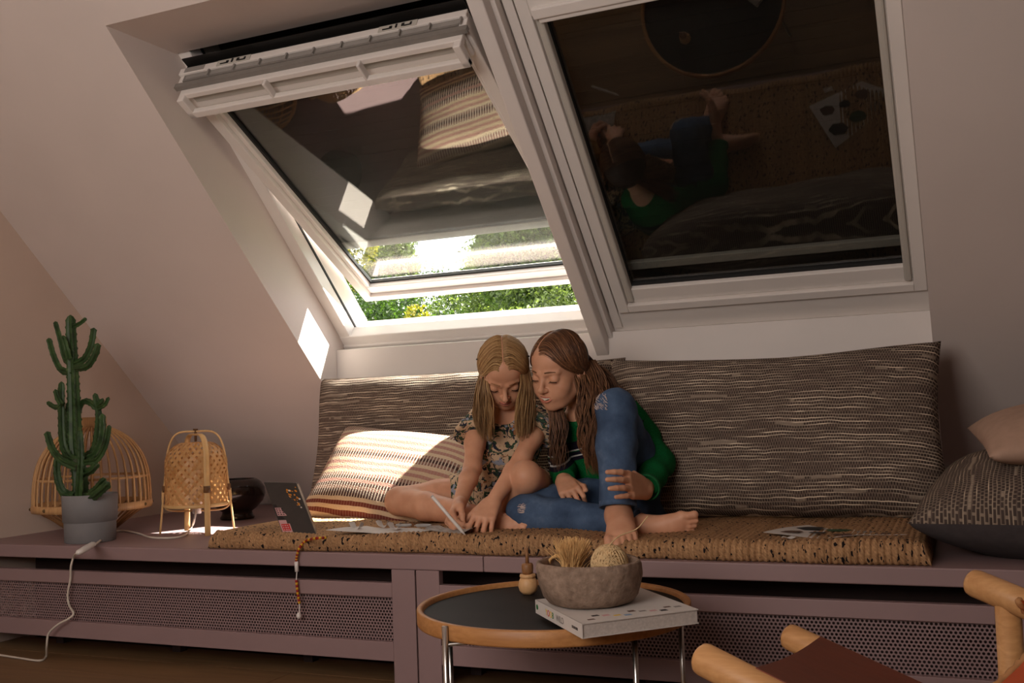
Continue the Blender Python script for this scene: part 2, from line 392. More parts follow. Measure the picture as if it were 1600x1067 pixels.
# ---------------------------------------------------------------- outside: garden and trees
GZ = -3.2
b = B(); b.box(-40, 40, 2.5, 70, GZ-.2, GZ); tag(b.build('lawn', plain('lawn_grass', (.08, .16, .03, 1), .9, .3, 3)), 'green lawn of the garden below the open roof window', 'lawn', kind='stuff')
def leaf_mat(name, c1, c2):
    k = N(name, .5, .3); g = k.n('ShaderNodeNewGeometry'); c = k.ramp(g.outputs['Random Per Island'], [(.0, c1), (.6, c2), (1, tuple(min(1, x*1.5) for x in c2[:3])+(1,))])
    k.col(c); tr = k.n('ShaderNodeBsdfTranslucent'); k.l(k.mix(1., c, (1.4, 1.5, .7, 1), 'MULTIPLY'), tr.inputs[0])
    mx = k.n('ShaderNodeMixShader'); mx.inputs[0].default_value = .5; k.l(k.b.outputs[0], mx.inputs[1]); k.l(tr.outputs[0], mx.inputs[2])
    k.l(mx.outputs[0], k.t.nodes['Material Output'].inputs[0]); return k.m
LEAF = dict(dark=leaf_mat('dark_leaves', (.006, .014, .003, 1), (.026, .05, .008, 1)), pale=leaf_mat('pale_leaves', (.022, .034, .010, 1), (.085, .11, .035, 1)), yellow=leaf_mat('yellow_leaves', (.03, .034, .004, 1), (.15, .13, .012, 1)))
M['bark'] = plain('bark', (.05, .04, .03, 1), .9, .3, 12, .3)
def tree(x, y, top, rad, kind, n, label, hgt=None, leaf=.055):
    t = empty('tree', (x, y, GZ)); tag(t, label, 'tree', 'trees outside the open window')
    hgt = hgt or 3.4; cz = top-hgt*.5
    blobs = []
    for i in range(26):
        u = RNG.normal(size=3); u /= np.linalg.norm(u); r = RNG.uniform(.35, .95)
        blobs.append((np.array([x, y, cz])+u*r*np.array([rad, rad, hgt*.5])*.85, RNG.uniform(.22, .42)*rad))
    b = B(); b.tube([(x, y, GZ+.02), (x+.05, y, GZ+1.5), (x-.04, y, cz-.2), (x, y, cz+hgt*.02)], [.16, .13, .1, .03], 8)
    b.build('trunk', M['bark'], t, smooth=True)
    for k in range(7):
        p = blobs[k][0]; q = np.array([x, y, min(p[2]-.3, cz+.2)])
        bb = B(); bb.tube(spline([q, (q+p)/2+V(0, 0, -.08), p], 4), [.05, .045, .04, .036, .032, .028, .022, .018, .012], 5); bb.build('branch', M['bark'], t, smooth=True)
    ids = RNG.integers(0, len(blobs), n); c = np.array([q[0] for q in blobs])[ids]; rr = np.array([q[1] for q in blobs])[ids]
    u = RNG.normal(size=(n, 3)); u /= np.linalg.norm(u, axis=1, keepdims=True)
    P = c+u*(rr*RNG.uniform(.45, 1.05, n)**.5)[:, None]
    a = RNG.normal(size=(n, 3)); a /= np.linalg.norm(a, axis=1, keepdims=True); bb = np.cross(a, RNG.normal(size=(n, 3))); bb /= np.linalg.norm(bb, axis=1, keepdims=True)
    L = (leaf*RNG.uniform(.6, 1.3, n))[:, None]
    v = np.stack([P-a*L, P+bb*L*.45, P+a*L, P-bb*L*.45], 1).reshape(-1, 3); f = np.arange(4*n).reshape(n, 4)
    o = np_mesh('foliage', v, f, LEAF[kind], t, smooth=False); o['kind'] = 'stuff'
    attach(t)
tree(-5.7, 11.9, 3.25, 1.15, 'dark', 24000, 'dark green tree outside at the lower left corner of the open window', 3.2, .036)
tree(-7.0, 14.6, 4.95, .75, 'pale', 18000, 'slim pale tree standing against the white sky at left in the glass', 2.8, .036)
tree(-7.5, 13.2, 4.7, 1.0, 'yellow', 18000, 'yellowing tree outside beside the left window jamb', 3, .036)
tree(-2.65, 8.0, 2.1, .42, 'yellow', 7000, 'yellow leaved bush top in the middle below the open sash', 2, .03)
tree(-3.15, 13.0, 5.0, 1.6, 'pale', 70000, 'large pale green willow at the right side of the open window', 3.6, .040)
tree(-5.4, 16.0, 4.25, 1.6, 'pale', 26000, 'low pale green tree between the slim tree and the willow', 2.8, .036)
tree(-1.7, 9.6, 2.95, .95, 'pale', 24000, 'bushy green tree in front of the willow below the sash', 3, .032)
tree(-3.75, 9.2, 2.72, 1.25, 'dark', 30000, 'dark hedge like tree at the bottom of the window opening', 3, .034)
tree(-7.2, 19.0, 4.1, 2.6, 'dark', 26000, 'broad dark tree far behind the others, seen in the gaps between them', 3, .05)

tree(.4, 12.0, 4.2, 1.5, 'pale', 14000, 'pale tree outside to the right of the large willow', 3.4, .045)
tree(3.2, 12.5, 4.4, 1.5, 'dark', 14000, 'dark tree behind the closed shutter of the right window', 3.4, .045)

# ---------------------------------------------------------------- textiles
def weave_mat(name, dark, mid, cream, pitch=.0086, width=.0066, streak=.5, vert=False, rowvar=1.):
    k = N(name, .9, .15); uv = k.n('ShaderNodeUVMap').outputs[0]; o = k.sep(uv); u, v = (o[1], o[0]) if vert else (o[0], o[1])
    wob = k.noise(k.comb(k.math('MULTIPLY', u, 14), k.math('MULTIPLY', v, 14)), 1, 2); vv = k.math('ADD', v, k.math('MULTIPLY', wob, .012))
    row = k.math('FLOOR', k.math('DIVIDE', vv, pitch)); fr = k.math('FRACT', k.math('DIVIDE', vv, pitch))
    uu = k.math('ADD', u, k.math('MULTIPLY', k.math('MODULO', row, 2), width*.5)); fu = k.math('FRACT', k.math('DIVIDE', uu, width))
    a = k.math('ABSOLUTE', k.math('SUBTRACT', fr, .5)); c = k.math('ABSOLUTE', k.math('SUBTRACT', fu, .5))
    knot = k.math('MULTIPLY', k.math('LESS_THAN', a, .35), k.math('LESS_THAN', c, .40))      # the dark rag knots
    hg = k.math('GREATER_THAN', a, .36)
    row2 = k.math('FLOOR', k.math('ADD', k.math('DIVIDE', vv, pitch), .5))
    st = k.noise(k.comb(k.math('MULTIPLY', u, 7), k.math('MULTIPLY', row2, 3.7)), 1, 3, .6)  # the yarn changes along a row
    mid_ = tuple(m_*.62+c_*.38 for m_, c_ in zip(mid, cream))
    yarn = k.ramp(st, [(.40, mid), (.54, mid_), (.63, cream), (.70, cream)])
    rag = k.mix(k.noise(k.comb(k.math('MULTIPLY', u, 30), k.math('MULTIPLY', row, 1.3)), 1, 2), dark, mid)
    rag = k.mix(k.math('MULTIPLY', k.math('GREATER_THAN', k.noise(k.comb(k.math('MULTIPLY', u, 4), k.math('MULTIPLY', row, 2.9)), 1, 3, .6), .63), streak), rag, k.mix(.5, mid, cream))
    vert_ = k.mix(.30, mid, cream)
    base = k.mix(knot, k.mix(hg, vert_, yarn), rag)
    k.col(base); h = k.math('MULTIPLY', k.math('SUBTRACT', .5, a), k.math('SUBTRACT', .8, c)); k.bump(h, .7, .006); return k.m
M['rag'] = weave_mat('rag_weave', srgb(46, 37, 35), srgb(104, 88, 79), srgb(228, 210, 186))
M['rag_v'] = weave_mat('rag_weave_upright', srgb(52, 44, 42), srgb(98, 84, 76), srgb(205, 186, 162),   .0078, .0088, .9, True)
def stripe_mat():
    k = N('kilim_stripes', .9, .15); uv = k.n('ShaderNodeUVMap').outputs[0]; o = k.sep(uv); u, v = o[0], o[1]
    vv = k.math('ADD', k.math('ADD', v, k.math('MULTIPLY', k.noise(k.comb(k.math('MULTIPLY', u, 9), k.math('MULTIPLY', v, 9)), 1, 2), .012)), -.006)
    P = srgb(186, 138, 124); Cc = srgb(216, 190, 156); D = srgb(70, 48, 44); Rr = srgb(112, 52, 42); W = srgb(224, 200, 168); X = srgb(150, 112, 98)
    seq = [Cc, Cc, Rr, Cc, Rr, Cc, D, D, X, D, P, D, X, Cc, P, Cc, P, W, X, D, X, W, P, Cc, P, Cc, P, W, X, X, W, W]
    c = k.ramp(k.math('DIVIDE', vv, .40), [(i/len(seq), q) for i, q in enumerate(seq)], 'CONSTANT')
    dash = k.math('LESS_THAN', k.math('FRACT', k.math('DIVIDE', u, .011)), .38)
    dk = k.ramp(k.math('DIVIDE', vv, .40), [(i/len(seq), (1, 1, 1, 1) if q in (D, X) else (.12, .12, .12, 1)) for i, q in enumerate(seq)], 'CONSTANT')
    kn = k.noise(k.comb(k.math('MULTIPLY', u, 260), k.math('MULTIPLY', v, 260)), 1, 1)
    c = k.mix(k.math('MULTIPLY', dash, dk), c, srgb(212, 196, 176)); c = k.mix(k.math('MULTIPLY', kn, .35), c, srgb(90, 60, 50))
    k.col(c); k.bump(k.math('ADD', k.math('MULTIPLY', dash, .6), kn), .5, .004); return k.m
M['kilim'] = stripe_mat()
M['grey_cotton'] = plain('grey_cotton', (.055, .045, .046, 1), .95, .12, 60, .1)
M['pink_linen'] = plain('pink_linen', (.46, .30, .22, 1), .9, .06, 40, .15)
def nz(p, q, s, seed=0):                # cheap smooth wrinkle field
    t = 0
    r = np.random.default_rng(seed)
    for i in range(5):
        a, b, c = r.uniform(-1, 1, 3); f = s*r.uniform(.6, 1.7); t = t+np.sin(f*(a*p+b*q)*6.28+c*9)
    return t/5
def pillow(name, C, U, Vv, W, H, T, mats, parent=None, nu=80, nv=56, edge=.5, pinch=.04, wr=.012, seed=1, boxy=.0, sag=0, uv0=(0, 0), two=False, bend=None, top_w=1.):
    U, Vv = unit(U), unit(Vv); Nn = np.cross(U, Vv)
    u = np.linspace(-1, 1, nu); v = np.linspace(-1, 1, nv); uu, vv = np.meshgrid(u, v, indexing='ij')
    shp = np.clip((1-np.abs(uu)**(2.4+boxy*4))*(1-np.abs(vv)**(2.4+boxy*4)), 0, 1)**edge
    X = uu*W/2*(1-pinch*(1-vv**2)*np.abs(uu)**3)*(1+(top_w-1)*(vv+1)/2); Y = vv*H/2*(1-pinch*(1-uu**2)*np.abs(vv)**3)
    Y = Y-sag*(1-uu**2)*(vv+1)/2
    res = []; 
    w1, w2 = nz(X, Y, 3.2, seed)*wr*shp**.5, nz(X, Y, 3.2, seed+9)*wr*shp**.5
    def P(z):
        zz = z
        if bend is not None: zz = z+bend(uu, vv)
        return C+X[..., None]*U+Y[..., None]*Vv+zz[..., None]*Nn
    F_, K_ = P(shp*T/2+w1), P(-shp*T/2+w2)
    n = nu*nv; idx = np.arange(n).reshape(nu, nv)
    q = np.stack([idx[:-1, :-1], idx[1:, :-1], idx[1:, 1:], idx[:-1, 1:]], -1).reshape(-1, 4)
    ring = np.zeros((nu, nv), bool); ring[0] = ring[-1] = True; ring[:, 0] = ring[:, -1] = True
    mp = np.where(ring.ravel(), np.arange(n), np.arange(n)+n)
    f = np.concatenate([q, mp[q][:, ::-1]]); v_ = np.concatenate([F_.reshape(-1, 3), K_.reshape(-1, 3)])
    U2 = np.stack([X+W/2+uv0[0], Y+H/2+uv0[1]], -1).reshape(-1, 2)
    o = np_mesh(name, v_, f, mats, parent, True, np.concatenate([U2, U2]))
    if two:
        mi = np.zeros(len(f), np.int32); mi[len(q):] = 1; o.data.polygons.foreach_set('material_index', mi)
    return o
# big back cushions leaning on the wall below the windows
o = pillow('back_cushion', V(1.375, .735, .614), V(1, .0, .014), V(.0, .10, 1), 1.20, .48, .15, M['rag'], nu=110, nv=60, edge=.38, wr=.014, seed=3, boxy=.3, top_w=.93)
tag(o, 'long dark and cream rag-woven back cushion leaning behind the two girls, left of the pair', 'cushion', 'woven back cushions')
o = pillow('back_cushion', V(2.375, .56, .623), V(1, -.035, .0), V(.02, .30, 1), .96, .475, .24, M['rag'], nu=100, nv=64, edge=.42, pinch=.05, wr=.022, seed=5, boxy=.25, sag=.02, top_w=.95)
tag(o, 'large dark and cream rag-woven back cushion leaning below the closed window, right of the girls', 'cushion', 'woven back cushions')
o = pillow('striped_cushion', V(1.22, .535, .512), V(1, -.12, -.11), V(.06, .66, .70), .56, .38, .12, M['kilim'], nu=70, nv=60, edge=.45, pinch=.05, wr=.012, seed=8, boxy=.1, uv0=(0, .01))
tag(o, 'pink, cream and brown striped cushion behind the knee of the girl in the floral dress', 'cushion')
o = pillow('knitted_cushion', V(3.075, .30, .468), V(1, -.12, .0), V(.12, 1, .1), .58, .54, .235, [M['rag_v'], M['grey_cotton']], nu=64, nv=60, edge=.45, wr=.014, seed=12, two=True)
tag(o, 'grey cushion with cream flecked woven top lying at the right end of the bench', 'cushion')
o = pillow('pink_cushion', V(3.13, .33, .625), V(1, .1, .10), V(-.1, 1, .12), .46, .42, .13, M['pink_linen'], nu=50, nv=46, edge=.5, pinch=.03, wr=.018, seed=15)
tag(o, 'plain dusty pink linen cushion lying on the flecked grey cushion', 'cushion')
# the jute mat
def jute_mat():
    k = N('braided_jute', .85, .2); uv = k.n('ShaderNodeUVMap').outputs[0]; o = k.sep(uv)
    ang = k.math('ADD', k.math('MULTIPLY', o[0], 2*math.pi/.0135), 0); f1 = k.noise(k.comb(k.math('MULTIPLY', o[0], 120), k.math('MULTIPLY', o[1], 75)), 1, 2, .5)
    f2 = k.noise(k.comb(k.math('MULTIPLY', o[0], 190), k.math('MULTIPLY', k.math('ADD', o[1], k.math('MULTIPLY', o[0], .6)), 260)), 1, 2)
    f3 = k.noise(k.comb(k.math('MULTIPLY', o[0], 9), k.math('MULTIPLY', o[1], 9)), 1, 3)
    c = k.ramp(f2, [(.3, srgb(140, 104, 72)), (.7, srgb(208, 164, 118))]); rope = k.n('ShaderNodeTexWhiteNoise', noise_dimensions='1D'); k.l(k.math('FLOOR', k.math('DIVIDE', o[0], .0135)), rope.inputs['W'])
    c = k.mix(k.math('MULTIPLY', f3, .5), c, srgb(160, 128, 98)); c = k.mix(k.math('MULTIPLY', rope.outputs[0], .35), c, srgb(120, 84, 54))
    blk = k.math('GREATER_THAN', k.math('ADD', f1, k.math('MULTIPLY', f3, .16)), .695)
    c = k.mix(blk, c, srgb(26, 22, 24)); k.col(c); k.bump(f2, .35, .003); return k.m
M['jute'] = jute_mat()
def jute(x0, x1, y0, y1, z0, z1):
    nx, prof = 840, []
    r = (z1-z0)/2
    for a in np.linspace(-90, 90, 13): prof.append((y0+r*.8-r*.8*math.cos(math.radians(a)), z0+r+r*math.sin(math.radians(a)), 1))
    for y in np.linspace(y0+.03, y1-.03, 60): prof.append((y, z1, .45))
    for a in np.linspace(90, -90, 9): prof.append((y1-r*.8+r*.8*math.cos(math.radians(a)), z0+r+r*math.sin(math.radians(a)), 1))
    prof = np.array(prof); k = len(prof); X = np.linspace(x0, x1, nx)
    s = np.concatenate([[0], np.cumsum(np.hypot(np.diff(prof[:, 0]), np.diff(prof[:, 1])))])
    e = np.clip(np.minimum(X-x0, x1-X)/.025, 0, 1); end = np.sqrt(np.clip(1-(1-e)**2, .02, 1))
    pt = np.abs(np.sin(X/.0135*math.pi))**.55*.0085
    rip = .0022*np.abs(np.sin(s/.012*math.pi))
    off = pt[:, None]*prof[:, 2]+rip[None]*.8
    yn = np.where(np.arange(k) < 13, -np.cos(np.radians(np.linspace(-90, 90, 13)))[np.minimum(np.arange(k), 12)], 0.)
    zn = np.where(np.arange(k) < 13, np.sin(np.radians(np.linspace(-90, 90, 13)))[np.minimum(np.arange(k), 12)], np.where(np.arange(k) < 73, 1., .5))
    wob = .006*np.sin(X*9)+.004*np.sin(X*23+1); hz = .004*np.sin(X*7+2)+.003*np.sin(X*17)
    Yv = prof[None, :, 0]+off*yn[None]+wob[:, None]*(prof[None, :, 0] < (y0+y1)/2); Z0 = prof[None, :, 1]+off*zn[None]*.9+hz[:, None]*(prof[None, :, 1]-z0)/(z1-z0)
    Zv = z0+(Z0-z0)*end[:, None]
    zm = .0005; Zv = np.maximum(Zv, z0+.0005)
    v = np.stack([np.repeat(X[:, None], k, 1), Yv, Zv], -1).reshape(-1, 3); idx = np.arange(nx*k).reshape(nx, k)
    f = np.stack([idx[:-1], np.roll(idx, -1, 1)[:-1], np.roll(idx, -1, 1)[1:], idx[1:]], -1).reshape(-1, 4)[:, ::-1]
    uv = np.stack([np.repeat(X[:, None], k, 1), np.repeat(s[None], nx, 0)], -1).reshape(-1, 2)
    return np_mesh('seat_mat', v, f, M['jute'], None, True, uv)
tag(jute(.93, 2.80, .02, .76, .36, .400), 'long braided jute seat mat with black flecks lying along the bench', 'mat')

# ---------------------------------------------------------------- cactus in its pot
cp = V(.405, .105, .36)
ct = empty('potted_cactus', cp); tag(ct, 'tall branching green cactus in a plain grey pot at the left end of the bench', 'plant')
M['pot'] = plain('grey_pot', (.22, .215, .22, 1), .7, .05, 20, .05)
M['soil'] = plain('soil', (.03, .02, .015, 1), .95, .3, 80, .5)
b = B(); b.lathe([(.071, 0), (.074, .002), (.0755, .06), (.0757, .061), (.0765, .0625), (.079, .063), (.081, .142), (.080, .144), (.077, .143), (.075, .12), (.0, .118)], cp, 48, cap=False); b.lathe([(.0001, .0005), (.071, .0005)], cp, 48, cap=False); b.build('pot', M['pot'], ct, smooth=True)
b = B(); b.lathe([(.0755, .118), (.05, .126), (.0001, .128)], cp, 24, cap=False); b.build('soil', M['soil'], ct, smooth=True)
def cactus_mat():
    k = N('cactus_skin', .5, .35); v = k.coord(); f = k.noise(v, 30, 4); k.col(k.ramp(f, [(.3, srgb(34, 54, 28)), (.6, srgb(58, 84, 44)), (.8, srgb(96, 112, 70))])); k.bump(f, .15, .003); return k.m
M['cactus'] = cactus_mat(); M['spine'] = plain('cactus_edge', (.16, .10, .05, 1), .7)
def cactus_arm(name, P, r0, r1, ribs=4, twist=.5):
    P = spline(P, 7); k = len(P); L = np.concatenate([[0], np.cumsum([np.linalg.norm(P[i+1]-P[i]) for i in range(k-1)])])
    m = max(8, int(L[-1]/.0055)); Pq = [V([np.interp(t, L, [p[c] for p in P]) for c in range(3)]) for t in np.linspace(0, L[-1], m)]
    n = ribs*6; ref = V(.3, -.9, .2); rings = []
    ph = R.random()*3
    for i, p in enumerate(Pq):
        t = unit(Pq[min(i+1, m-1)]-Pq[max(i-1, 0)]); a = unit(np.cross(t, ref)); bq = np.cross(a, t)
        f = i/(m-1); r = r0+(r1-r0)*f; cap = min(1, math.sqrt(max(0, 1-max(0, (f-.93)/.07)**2))+.12); tooth = 1+.20*(1 if i % 4 == 0 else -.25)
        for j in range(n):
            th = 2*math.pi*j/n+ph; c = math.cos(ribs*(th-ph))
            rr = r*cap*(.66+.36*max(c, -1)**1+ (.12*tooth if j % 6 == 0 else 0)); rr = r*cap*(.70+.22*c+(  .6*(tooth-.92) if j % 6 == 0 else 0))
            rings.append(p+rr*(a*math.cos(th)+bq*math.sin(th)))
    f = [(i*n+j, i*n+(j+1) % n, (i+1)*n+(j+1) % n, (i+1)*n+j) for i in range(m-1) for j in range(n)]+[tuple(range(n))[::-1], tuple((m-1)*n+j for j in range(n))]
    b = B(); b.add(rings, f); return b.build(name, M['cactus'], ct, smooth=False)
def cpx(px, py, dy=0): return at(px, py, .105+dy)
arms = [
 ('stem', [(126, 790, 0), (125, 745, 0), (118, 700, .0), (116, 640, 0), (114, 590, 0), (112, 540, 0), (110, 492, 0)], .026, .0155),
 ('branch', [(116, 582, 0), (96, 578, .0), (84, 556, 0), (76, 528, 0)], .013, .011),
 ('branch', [(114, 570, .02), (102, 560, .03), (94, 530, .03), (86, 502, .03)], .013, .010),
 ('branch', [(108, 560, -.02), (104, 545, -.03), (98, 524, -.03)], .012, .009),
 ('branch', [(118, 568, 0), (132, 560, -.0), (142, 540, 0), (147, 512, 0)], .013, .011),
 ('branch', [(118, 575, -.02), (136, 572, -.03), (149, 553, -.03), (153, 536, -.03)], .012, .010),
 ('branch', [(113, 510, .0), (124, 506, 0), (135, 497, 0)], .009, .008),
 ('branch', [(118, 720, -.03), (106, 712, -.03), (98, 690, -.03), (96, 640, -.03), (96, 596, -.03)], .014, .011),
 ('branch', [(96, 634, -.03), (86, 636, -.03), (73, 628, -.03)], .009, .007),
 ('branch', [(96, 632, -.05), (90, 622, -.05), (86, 608, -.05)], .009, .007),
 ('branch', [(112, 730, .03), (108, 700, .03), (106, 660, .03), (106, 628, .03)], .013, .010),
 ('branch', [(128, 720, .02), (126, 690, .02), (122, 650, .02), (130, 628, .02), (143, 630, .0), (152, 640, 0)], .013, .010),
 ('branch', [(131, 715, 0), (146, 704, 0), (152, 680, 0), (154, 645, 0), (148, 614, 0)], .013, .009),
 ('branch', [(150, 636, 0), (158, 628, 0), (161, 622, 0)], .009, .007),
 ('branch', [(154, 638, 0), (164, 632, -.02), (170, 620, -.02)], .009, .007),
 ('branch', [(134, 718, -.03), (150, 708, -.03), (160, 680, -.03), (160, 646, -.03)], .013, .010),
 ('branch', [(134, 722, -.05), (152, 718, -.05), (165, 695, -.05), (171, 664, -.05)], .012, .010),
 ('branch', [(120, 730, -.05), (98, 720, -.06), (82, 702, -.06), (73, 674, -.06)], .013, .010),
 ('branch', [(112, 775, -.04), (98, 768, -.06), (90, 745, -.06), (89, 715, -.06)], .015, .013),
 ('branch', [(130, 778, -.03), (146, 775, -.05), (162, 762, -.06), (171, 754, -.06)], .016, .013),
 ('branch', [(140, 772, -.03), (150, 764, -.05), (160, 752, -.06), (166, 748, -.05)], .013, .010),
 ('branch', [(122, 785, -.05), (124, 750, -.06), (126, 715, -.06), (124, 672, -.05)], .014, .011),
 ('branch', [(128, 740, -.04), (142, 735, -.05), (150, 726, -.05), (152, 722, -.05)], .013, .011)]
for nm, P, r0, r1 in arms: cactus_arm(nm, [cpx(*p) for p in P], r0, r1)
attach(ct)

# ---------------------------------------------------------------- bamboo basket behind the cactus
bc = V(.205, .31, .36)
M['bamboo'] = wood('bamboo', srgb(176, 130, 84), srgb(214, 170, 118), 2, 30)
M['bamboo_dark'] = wood('bamboo_dark', srgb(140, 98, 60), srgb(176, 132, 88), 2, 30)
bk = empty('bamboo_basket', bc); tag(bk, 'domed open bamboo basket of thin ribs standing behind the grey cactus pot', 'basket')
RB = .183; ZR = .088
dome = [(RB, ZR), (RB*.995, ZR+.05), (RB*.96, ZR+.11), (RB*.86, ZR+.165), (RB*.66, ZR+.215), (RB*.40, ZR+.248), (RB*.22, ZR+.258)]
NB = 40
b = B(); pr = spline([V(r, 0, z) for r, z in dome], 4); b.tube([bc+V(p[0], 0, p[2]) for p in pr], .0033, 5, flat=.7); rib0 = None
rm = None
for k in range(NB):
    a = 2*math.pi*k/NB
    bb = B(); bb.tube([bc+V(p[0]*math.cos(a), p[0]*math.sin(a), p[2]) for p in pr], .0034, 5); bb.build('rib', M['bamboo'], bk, smooth=True)
    bb = B(); bb.tube([bc+V(r*math.cos(a), r*math.sin(a), z) for r, z in ((RB, ZR), (RB*.7, ZR-.036), (RB*.36, ZR-.084))], .003, 5); bb.build('lower_rib', M['bamboo_dark'], bk, smooth=True)
b = B(); b.lathe([(RB-.004, ZR-.012), (RB+.004, ZR-.012), (RB+.006, ZR), (RB+.004, ZR+.012), (RB-.004, ZR+.012), (RB-.004, ZR-.012)], bc, 64, cap=False); b.build('rim_band', M['bamboo'], bk, smooth=True)
b = B(); b.lathe([(RB*.985-.006, ZR+.088), (RB*.985-.002, ZR+.088), (RB*.985-.002, ZR+.096), (RB*.985-.006, ZR+.096), (RB*.985-.006, ZR+.088)], bc, 64, cap=False); b.build('hoop', M['bamboo'], bk, smooth=True)
b = B(); b.lathe([(RB*.24, ZR+.245), (RB*.26, ZR+.25), (RB*.25, ZR+.292), (RB*.23, ZR+.292), (RB*.22, ZR+.25)], bc, 40, cap=False); b.build('collar', M['bamboo'], bk, smooth=True)
b = B(); b.lathe([(RB*.36+.006, 0), (RB*.36+.006, .006), (RB*.36-.006, .006), (RB*.36-.006, 0), (RB*.36+.006, 0)], bc, 40, cap=False); b.build('base_ring', M['bamboo_dark'], bk, smooth=True)
M['brass'] = plain('dark_brass', (.16, .11, .05, 1), .4, .1, 20, 0, .8)
for k in range(10):
    a = 2*math.pi*k/10+.25; q = bc+V((RB+.0065)*math.cos(a), (RB+.0065)*math.sin(a), ZR)
    bb = B(); bb.lathe([(.0055, -.004), (.0055, 0), (.003, .003), (.0001, .0035)], V(0, 0, 0), 10); vv = np.array(bb.v)
    n_ = V(math.cos(a), math.sin(a), 0); t_ = V(-math.sin(a), math.cos(a), 0); bb.v = [tuple(q+t_*p[0]+V(0, 0, 1)*p[1]+n_*p[2]) for p in vv]; bb.build('rivet', M['brass'], bk, smooth=True)
attach(bk)

# ---------------------------------------------------------------- woven bamboo lantern
lc = V(.655, .295, .36)
ln = empty('bamboo_lamp', lc); tag(ln, 'table lamp with woven bamboo shade hung in four bamboo legs beside the cactus', 'lamp')
def bam():
    k = N('split_bamboo', .45, .4); v = k.coord(); f = k.noise(v, 60, 3); g = k.n('ShaderNodeNewGeometry')
    c = k.ramp(g.outputs['Random Per Island'], [(0, srgb(196, 146, 88)), (1, srgb(226, 184, 128))]); k.col(k.mix(k.math('MULTIPLY', f, .4), c, srgb(160, 112, 64)))
    tr = k.n('ShaderNodeBsdfTranslucent'); k.l(c, tr.inputs[0]); mx = k.n('ShaderNodeMixShader'); mx.inputs[0].default_value = .25
    k.l(k.b.outputs[0], mx.inputs[1]); k.l(tr.outputs[0], mx.inputs[2]); k.l(mx.outputs[0], k.t.nodes['Material Output'].inputs[0]); return k.m
M['split'] = bam(); M['bam_leg'] = plain('pale_bamboo', srgb(214, 172, 116), .45, .08, 30)
def shade_r(z):                         # shade profile, z from 0 (bottom) to .20
    return .094 if z < .12 else .094*math.sqrt(max(.02, 1-((z-.12)/.085)**2.6)) if z < .2 else .03
b = B(); NS = 26
for d in (1, -1):
    for k in range(NS):
        a0 = 2*math.pi*k/NS; P = []; nn = 40
        for i in range(nn+1):
            z = .198*i/nn; a = a0+d*z/.198*1.9; wv = .0016*math.cos(math.pi*(i*1.0*26*1.9*2/(2*math.pi)/nn)+(0 if d > 0 else math.pi)+k*math.pi)
            rr = shade_r(z)+wv; P.append(lc+V(rr*math.cos(a), rr*math.sin(a), .092+min(z, .196)))
        vv = []; ff = []
        for i, p in enumerate(P):
            t = unit(P[min(i+1, nn)]-P[max(i-1, 0)]); nrm = unit((p-lc)*V(1, 1, .0)+V(0, 0, 1e-3)+(V(0, 0, .05) if i > 30 else 0)); sd_ = unit(np.cross(t, nrm))*.0052*(1 if i < 26 else max(.35, shade_r(.198*i/nn)/.094)); vv += [p-sd_, p+sd_]
            if i: ff.append((2*i-2, 2*i-1, 2*i+1, 2*i))
        b.add(vv, ff)
o = b.build('woven_shade', M['split'], ln, smooth=True); o['kind'] = 'stuff'
b = B(); b.lathe([(.096, .088), (.098, .09), (.098, .098), (.094, .098), (.093, .09), (.096, .088)], lc, 48, cap=False); b.build('shade_ring', M['bam_leg'], ln, smooth=True)
b = B(); b.lathe([(.0001, .235), (.02, .225), (.028, .20), (.02, .175), (.012, .165), (.0001, .160)], lc+V(0, 0, -.08), 20, cap=False); bl = b.build('bulb', plain('frosted_bulb', (.75, .62, .5, 1), .4), ln, smooth=True)
b = B(); b.lathe([(.013, .08), (.015, .10), (.012, .15)], lc+V(0, 0, -.015), 16); b.build('socket', M['white'], ln, smooth=True)
def hoop(ang, w0, w1, h, flat, rad, name):
    d = V(math.cos(ang), math.sin(ang), 0); n_ = V(-math.sin(ang), math.cos(ang), 0)
    P = [lc-d*w0, lc-d*(w0*.3+w1*.7)+V(0, 0, h*.62), lc-d*w1*.97+V(0, 0, h*.86), lc-d*w1*.66+V(0, 0, h*.985), lc+V(0, 0, h), lc+d*w1*.66+V(0, 0, h*.985), lc+d*w1*.97+V(0, 0, h*.86), lc+d*(w0*.3+w1*.7)+V(0, 0, h*.62), lc+d*w0]
    P[0] = P[0]+V(0, 0, .004); P[-1] = P[-1]+V(0, 0, .004)
    b = B(); b.tube(spline(P, 6), rad, 8, flat=flat, up=n_); return b.build(name, M['bam_leg'], ln, smooth=True)
hoop(.47, .115, .086, .322, 1, .0032, 'leg_hoop'); hoop(-.56, .104, .101, .312, 2.6, .0036, 'leg_hoop')
dA = V(math.cos(.47), math.sin(.47), 0)
b = B(); b.tube(spline([lc-dA*.105+V(0, 0, .14), lc-dA*.105+V(0, 0, .10), lc-dA*.085+V(0, 0, .078), lc-dA*.03+V(0, 0, .074), lc+dA*.03+V(0, 0, .074), lc+dA*.085+V(0, 0, .078), lc+dA*.105+V(0, 0, .10), lc+dA*.105+V(0, 0, .14)], 5), .0028, 7); b.build('lower_hoop', M['bam_leg'], ln, smooth=True)
M['binding'] = plain('brown_binding', srgb(104, 70, 40), .6, .2, 60)
for sgn in (-1, 1):
    for ang, rr, w0 in ((.47, .0052, .101), (-.56, .0105, .1025)):
        q = lc+V(math.cos(ang), math.sin(ang), 0)*w0*sgn; bb = B(); bb.tube([q+V(0, 0, .135), q+V(0, 0, .155)], rr, 10); bb.build('binding', M['binding'], ln, smooth=True)
